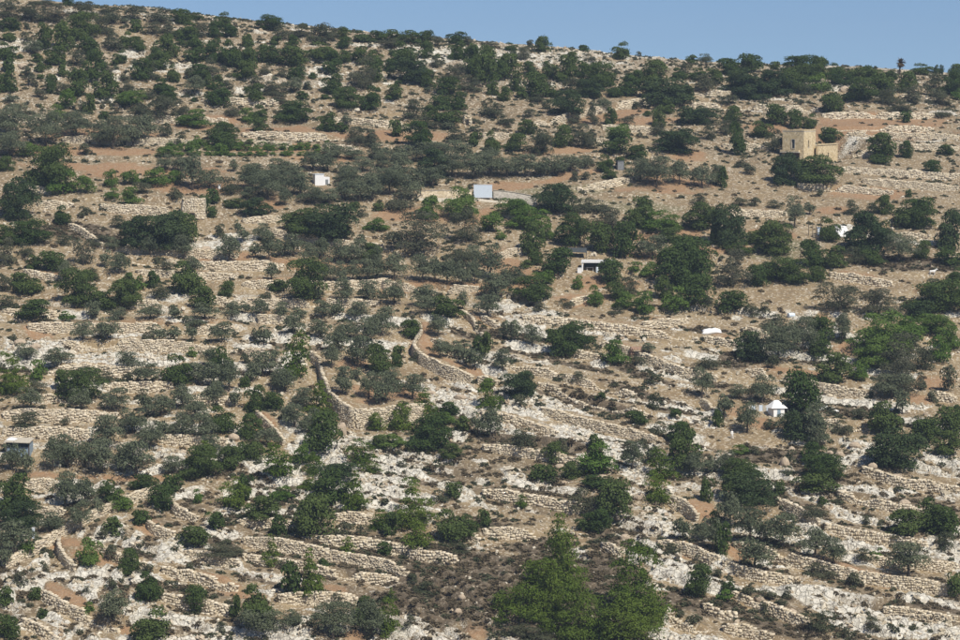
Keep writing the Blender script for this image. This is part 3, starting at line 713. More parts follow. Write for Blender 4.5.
def gn_scatter(name, pts, size, sq, mat, label, cat, proto):
    # one object: points carrying size, turn and flatness; a node group sets one small mesh on each
    me = bpy.data.meshes.new(name); me.vertices.add(len(pts)); me.vertices.foreach_set('co', np.asarray(pts, np.float32).ravel())
    k = len(pts)
    a1 = me.attributes.new('scale3', 'FLOAT_VECTOR', 'POINT'); a1.data.foreach_set('vector', np.asarray(sq * size[:, None], np.float32).ravel())
    ro = rng.uniform(0, 6.283, (k, 3)); ro[:, :2] = (rng.normal(0, 0.35, (k, 2)) if proto == 'stone' else 0)
    a2 = me.attributes.new('turn', 'FLOAT_VECTOR', 'POINT'); a2.data.foreach_set('vector', ro.astype(np.float32).ravel())
    o = link(name, me); me.materials.append(mat); o['kind'] = 'stuff'; tag(o, label, cat)
    g = bpy.data.node_groups.new(name, 'GeometryNodeTree')
    g.interface.new_socket('Geometry', in_out='INPUT', socket_type='NodeSocketGeometry'); g.interface.new_socket('Geometry', in_out='OUTPUT', socket_type='NodeSocketGeometry')
    gi = g.nodes.new('NodeGroupInput'); go = g.nodes.new('NodeGroupOutput'); L_ = g.links.new
    if proto == 'stone':
        ic = g.nodes.new('GeometryNodeMeshIcoSphere'); ic.inputs['Radius'].default_value = 1.0; ic.inputs['Subdivisions'].default_value = 2
        nz = g.nodes.new('ShaderNodeTexNoise'); nz.inputs['Scale'].default_value = 1.6; nz.inputs['Detail'].default_value = 1.0
        sb = g.nodes.new('ShaderNodeVectorMath'); sb.operation = 'SUBTRACT'; sb.inputs[1].default_value = (0.5, 0.5, 0.5)
        sc2 = g.nodes.new('ShaderNodeVectorMath'); sc2.operation = 'SCALE'; sc2.inputs['Scale'].default_value = 2.2
        sp_ = g.nodes.new('GeometryNodeSetPosition'); L_(ic.outputs[0], sp_.inputs['Geometry']); L_(nz.outputs['Color'], sb.inputs[0]); L_(sb.outputs[0], sc2.inputs[0]); L_(sc2.outputs[0], sp_.inputs['Offset'])
        src = sp_.outputs[0]
    else:
        # tuft: a dome of little leaves
        ob = g.nodes.new('GeometryNodeMeshIcoSphere'); ob.inputs['Radius'].default_value = 1.0; ob.inputs['Subdivisions'].default_value = 4
        df = g.nodes.new('GeometryNodeDistributePointsOnFaces'); df.inputs['Density'].default_value = 5.5
        L_(ob.outputs[0], df.inputs[0])
        rp = g.nodes.new('GeometryNodeSetPosition'); rv = g.nodes.new('FunctionNodeRandomValue'); rv.data_type = 'FLOAT_VECTOR'
        rv.inputs[0].default_value = (-0.35, -0.35, -0.35); rv.inputs[1].default_value = (0.35, 0.35, 0.35)
        L_(df.outputs[0], rp.inputs['Geometry']); L_(rv.outputs[0], rp.inputs['Offset'])
        gr = g.nodes.new('GeometryNodeMeshGrid'); gr.inputs['Size X'].default_value = 0.62; gr.inputs['Size Y'].default_value = 0.4; gr.inputs['Vertices X'].default_value = 2; gr.inputs['Vertices Y'].default_value = 2
        ip0 = g.nodes.new('GeometryNodeInstanceOnPoints'); rr = g.nodes.new('FunctionNodeRandomValue'); rr.data_type = 'FLOAT_VECTOR'; rr.inputs[0].default_value = (0, 0, 0); rr.inputs[1].default_value = (6.28, 6.28, 6.28)
        L_(rp.outputs[0], ip0.inputs['Points']); L_(gr.outputs[0], ip0.inputs['Instance']); L_(rr.outputs[0], ip0.inputs['Rotation'])
        rl_ = g.nodes.new('GeometryNodeRealizeInstances'); L_(ip0.outputs[0], rl_.inputs[0]); src = rl_.outputs[0]
    sm = g.nodes.new('GeometryNodeSetMaterial'); sm.inputs['Material'].default_value = mat; L_(src, sm.inputs[0])
    ip = g.nodes.new('GeometryNodeInstanceOnPoints'); L_(gi.outputs[0], ip.inputs['Points']); L_(sm.outputs[0], ip.inputs['Instance'])
    for nm, key in (('scale3', 'Scale'), ('turn', 'Rotation')):
        na = g.nodes.new('GeometryNodeInputNamedAttribute'); na.data_type = 'FLOAT_VECTOR'; na.inputs['Name'].default_value = nm; L_(na.outputs[0], ip.inputs[key])
    L_(ip.outputs[0], go.inputs[0])
    md = o.modifiers.new('scatter', 'NODES'); md.node_group = g
    print(name, k)
    return o
# loose stones: small ones everywhere, bigger ones on the bare rock
X, Y = scatter(210000, lambda X, Y: (0.08 + 0.75 * MG(rock, X, Y) + 0.22 * (fbm(X / 9, Y / 5, 2, 131) > 0.56)) * (1 - 0.93 * MG(soilish, X, Y)) * (1 - 0.85 * MG(np.maximum(tsoil, NEARW), X, Y)) * (1 - 0.6 * MG(LEDGE, X, Y)) * (1 - 0.45 * MG(midup, X, Y)) * (1 - 0.6 * MG(mask['b'], X, Y)))
k = len(X); rk_ = MG(rock, X, Y)
size = np.minimum((0.105 + 0.075 * rk_) * np.exp(rng.normal(0, 0.5, k)) + 0.04, 0.8)
sq = np.stack([rng.uniform(0.9, 1.6, k), rng.uniform(0.7, 1.2, k), rng.uniform(0.55, 0.95, k)], 1)
gn_scatter('limestone_rubble', np.stack([X, Y, HG(X, Y) + size * 0.15], 1), size, sq, M['looserubble'], 'loose pale limestone rubble strewn over the whole hillside', 'rubble', 'stone')
X, Y = scatter(60000, lambda X, Y: 0.015 + 0.95 * MG(mask['b'], X, Y) ** 1.3 + 0.05 * (fbm(X / 9, Y / 9, 2, 101) > 0.6)); k = len(X)
size = rng.uniform(0.22, 0.6, k); sq = np.stack([rng.uniform(1, 1.6, k), rng.uniform(0.9, 1.3, k), rng.uniform(0.55, 0.85, k)], 1)
gn_scatter('brown_scrub', np.stack([X, Y, HG(X, Y)], 1), size, sq, M['scrub'], 'low brown dry scrub growing between the limestone ledges', 'scrub', 'tuft')
X, Y = scatter(70000, lambda X, Y: (0.01 + 0.12 * np.clip((Y - 640) / 90, 0, 1) + 0.30 * (fbm(X / 9, Y / 6, 3, 111) > 0.6) + 0.15 * MG(mask['b'], X, Y)) * (1 - 0.85 * MG(soilish, X, Y))); k = len(X)
size = rng.uniform(0.18, 0.62, k); sq = np.stack([rng.uniform(1, 1.6, k), rng.uniform(0.9, 1.3, k), rng.uniform(0.6, 0.95, k)], 1)
gn_scatter('grey_green_scrub', np.stack([X, Y, HG(X, Y)], 1), size, sq, M['shrub'], 'low grey green scrub dotted over the rocky slope', 'scrub', 'tuft')

# ------------------------------------------------------------------ trees and shrubs
def tube(path, radii, sides=6):
    path = np.asarray(path, float); m = len(path); V_, Q_ = [], []
    for i in range(m):
        t = path[min(i + 1, m - 1)] - path[max(i - 1, 0)]; t /= np.linalg.norm(t) + 1e-9
        a = np.cross(t, [0.3, 1, 0.1]); a /= np.linalg.norm(a) + 1e-9; b_ = np.cross(t, a)
        for s in range(sides):
            an = 6.2832 * s / sides
            V_.append(path[i] + radii[i] * (math.cos(an) * a + math.sin(an) * b_))
    for i in range(m - 1):
        for s in range(sides):
            Q_.append([i * sides + s, i * sides + (s + 1) % sides, (i + 1) * sides + (s + 1) % sides, (i + 1) * sides + s])
    return np.array(V_), np.array(Q_)

def leaves(C, out, s, flat=0.85):
    m = len(C)
    nrm = out * flat + rng.normal(size=(m, 3)) * 0.5
    nrm /= np.linalg.norm(nrm, axis=1, keepdims=True) + 1e-9
    a = np.cross(nrm, rng.normal(size=(m, 3))); a /= np.linalg.norm(a, axis=1, keepdims=True) + 1e-9
    b_ = np.cross(nrm, a)
    s = s * rng.uniform(0.6, 1.3, (m, 1))
    return np.stack([C - a * s, C - b_ * s * 0.6, C + a * s, C + b_ * s * 0.6], 1).reshape(-1, 3)

# shapes are made in a unit box: width 1, height 1; leaf size and number by size class
KIND = {  # material, lobes, lobe radius, bottom of crown, shape, density, trunk
    'o': dict(mat='olive', lobes=17, lr=(0.16, 0.25), z0=0.30, shape='dome', den=0.8, trunk=True),
    'k': dict(mat='oak', lobes=18, lr=(0.16, 0.26), z0=0.02, shape='round', den=1.15, trunk=True),
    'c': dict(mat='carob', lobes=22, lr=(0.16, 0.25), z0=0.00, shape='round', den=1.25, trunk=True),
    'p': dict(mat='pine', lobes=15, lr=(0.13, 0.22), z0=0.02, shape='cone', den=1.05, trunk=True),
    'g': dict(mat='fig', lobes=14, lr=(0.15, 0.24), z0=0.10, shape='dome', den=0.85, trunk=True),
    'd': dict(mat='dry', lobes=20, lr=(0.12, 0.2), z0=0.06, shape='dome', den=0.75, trunk=True),
    's': dict(mat='shrub', lobes=11, lr=(0.16, 0.26), z0=0.00, shape='dome', den=0.8, trunk=False),
    'y': dict(mat='carob', lobes=16, lr=(0.2, 0.3), z0=0.02, shape='column', den=1.0, trunk=True),
}
CLASS = {'S': (2.2, 950), 'M': (4.6, 3400), 'L': (8.5, 9500)}
PROTO = {}
def make_proto(kd, cl, seed):
    global rng
    keep = rng; rng = np.random.default_rng(1000 + seed)
    K = KIND[kd]; ref, cnt = CLASS[cl]
    cnt = int(cnt * K['den'])
    nl = K['lobes'] + (8 if cl == 'L' else 0) - (4 if cl == 'S' else 0)
    cen, rad = [], []
    lean = rng.uniform(-0.08, 0.08, 2)
    for i in range(nl):
        r = rng.uniform(*K['lr']) * (0.85 if cl == 'L' else 1.1 if cl == 'S' else 1.0)
        for _ in range(30):
            p = rng.uniform(-0.5, 0.5, 3); zz_ = p[2] + 0.5
            if K['shape'] == 'cone':
                lim = 0.5 * (1 - zz_) ** 0.6 + 0.05
                if zz_ < 0.12: lim *= 0.7
            elif K['shape'] == 'column': lim = 0.5 * math.sqrt(max(1 - (2 * zz_ - 1) ** 2, 0)) + 0.05
            elif K['shape'] == 'dome': lim = 0.5 * math.sqrt(max(1 - zz_ ** 2.2, 0))
            else: lim = 0.5 * math.sqrt(max(1 - abs(2 * zz_ - 0.75) ** 2.4 / 1.7, 0))
            rr = math.hypot(p[0], p[1])
            if rr < max(lim - r * 0.7, 0.03) and zz_ < 1 - r * 0.8: break
        z = K['z0'] + (1 - K['z0']) * max(zz_, r * 0.7)
        cen.append([p[0] + lean[0] * zz_, p[1] + lean[1] * zz_, z]); rad.append(r)
    if K['shape'] == 'cone':
        for z in (0.25, 0.42, 0.58, 0.72, 0.84, 0.93):
            cen.append([lean[0] * z + rng.normal(0, 0.03), lean[1] * z + rng.normal(0, 0.03), z]); rad.append(0.25 - 0.16 * z)
        nl = len(cen)
    cen = np.array(cen); rad = np.array(rad)
    wgt = rad ** 2 / (rad ** 2).sum()
    li = rng.choice(nl, cnt, p=wgt)
    d = rng.normal(size=(cnt, 3)); d /= np.linalg.norm(d, axis=1, keepdims=True)
    d[:, 2] = np.where((d[:, 2] < -0.3) & (rng.random(cnt) < 0.6), -d[:, 2], d[:, 2])
    bump = 0.82 + 0.3 * rng.random(cnt) ** 0.7
    hz = 1 - K['z0'] * 0.5
    # leaves gather in sprays: most points are drawn to one of a few spray centres on their lobe
    nsp = 9 if kd != 'p' else 13
    spd = rng.normal(size=(nl, nsp, 3)); spd[..., 2] = np.where(spd[..., 2] < -0.2, -spd[..., 2], spd[..., 2]); spd /= np.linalg.norm(spd, axis=2, keepdims=True)
    pick = spd[li, rng.integers(0, nsp, cnt)]
    mixw = np.where(rng.random(cnt) < (0.75 if kd == 'p' else 0.4), (0.36 if kd == 'p' else 0.55), 3.0)[:, None]
    d2 = pick + d * mixw; d2 /= np.linalg.norm(d2, axis=1, keepdims=True); d = d2
    P = cen[li] + d * (rad[li] * bump)[:, None] * np.array([1, 1, (0.68 if kd == 'p' else 0.85) * hz])
    for ax in (0, 1):
        lo, hi = np.percentile(P[:, ax], [1.5, 98.5]); P[:, ax] = (P[:, ax] - (lo + hi) / 2) / (hi - lo)
        cen[:, ax] = (cen[:, ax] - (lo + hi) / 2) / (hi - lo)
    lo, hi = np.percentile(P[:, 2], [1.0, 98.8]); zt_ = K['z0'] * 0.85 + (1 - K['z0'] * 0.85) * (P[:, 2] - lo) / (hi - lo)
    cen[:, 2] = K['z0'] * 0.85 + (1 - K['z0'] * 0.85) * (cen[:, 2] - lo) / (hi - lo); P[:, 2] = zt_
    # stray twigs break the outline
    ns = cnt // 9
    j = rng.choice(cnt, ns); P[j] += d[j] * rng.uniform(0.02, 0.09, (ns, 1))
    P[:, 2] = np.clip(P[:, 2], 0.015, None)
    sc_ = {'p': 0.135, 'o': 0.15, 's': 0.15, 'd': 0.14}.get(kd, 0.18) / ref
    if cl == 'S': sc_ *= 0.9
    lv = leaves(P, d, sc_ * (1.15 if cl == 'L' else 1.0))
    crown = (lv, np.arange(4 * cnt).reshape(-1, 4))
    # trunk and limbs
    th = (0.042 if kd == 'o' else 0.03) * (0.8 if cl == 'L' else 1)
    tv, tq = [], []; off = 0
    top = np.array([lean[0] * 0.5, lean[1] * 0.5, max(K['z0'] + 0.12, 0.3)])
    segs = [([[0, 0, -0.06], [rng.uniform(-0.02, 0.02), rng.uniform(-0.02, 0.02), top[2] * 0.5], top], [th * 1.25, th * 0.9, th * 0.75])]
    for i in np.argsort(-rad)[:6]:
        m_ = (top + cen[i]) / 2 + rng.normal(0, 0.02, 3)
        segs.append(([top - [0, 0, 0.04], m_, cen[i]], [th * 0.6, th * 0.42, th * 0.2]))
    for pth, rd in segs:
        a, b_ = tube(pth, rd, 5); tv.append(a); tq.append(b_ + off); off += len(a)
    trunk = (np.concatenate(tv), np.concatenate(tq))
    rng = keep
    return crown, trunk

def get_proto(kd, cl, vi):
    key = (kd, cl, vi)
    if key not in PROTO:
        crown, trunk = make_proto(kd, cl, hash((ord(kd), ord(cl), vi)) % 9973)
        cm = mesh_np('crown', crown[0], quads=crown[1], mat=M[KIND[kd]['mat']])
        tm = mesh_np('trunk', trunk[0], quads=trunk[1], mat=M['bark'], smooth=True)
        if not KIND[kd]['trunk']:
            v = np.concatenate([crown[0], trunk[0]]); q = np.concatenate([crown[1], trunk[1] + len(crown[0])])
            cm = mesh_np('shrub', v, quads=q, mats=[M[KIND[kd]['mat']], M['bark']], midx=np.r_[np.zeros(len(crown[1])), np.ones(len(trunk[1]))])
        PROTO[key] = (cm, tm)
    return PROTO[key]

NAMES = {'o': ('olive_tree', 'olive tree', 'grey-green', 'olive trees on the terraces'), 'k': ('oak_tree', 'oak tree', 'dark green', 'dark oaks scattered on the hillside'),
         'c': ('carob_tree', 'carob tree', 'dense dark', 'dense dark carob trees'), 'p': ('pine_tree', 'pine tree', 'yellow-green', 'pines on the lower slope'),
         'g': ('fig_tree', 'fig tree', 'bright green', 'bright green fig trees'), 'd': ('deciduous_tree', 'thin-leaved tree', 'dull grey-brown', 'dull grey-brown trees'),
         's': ('shrub', 'shrub', 'grey-green', 'grey-green shrubs'), 'y': ('cypress_tree', 'cypress', 'dark', 'cypresses on the skyline')}

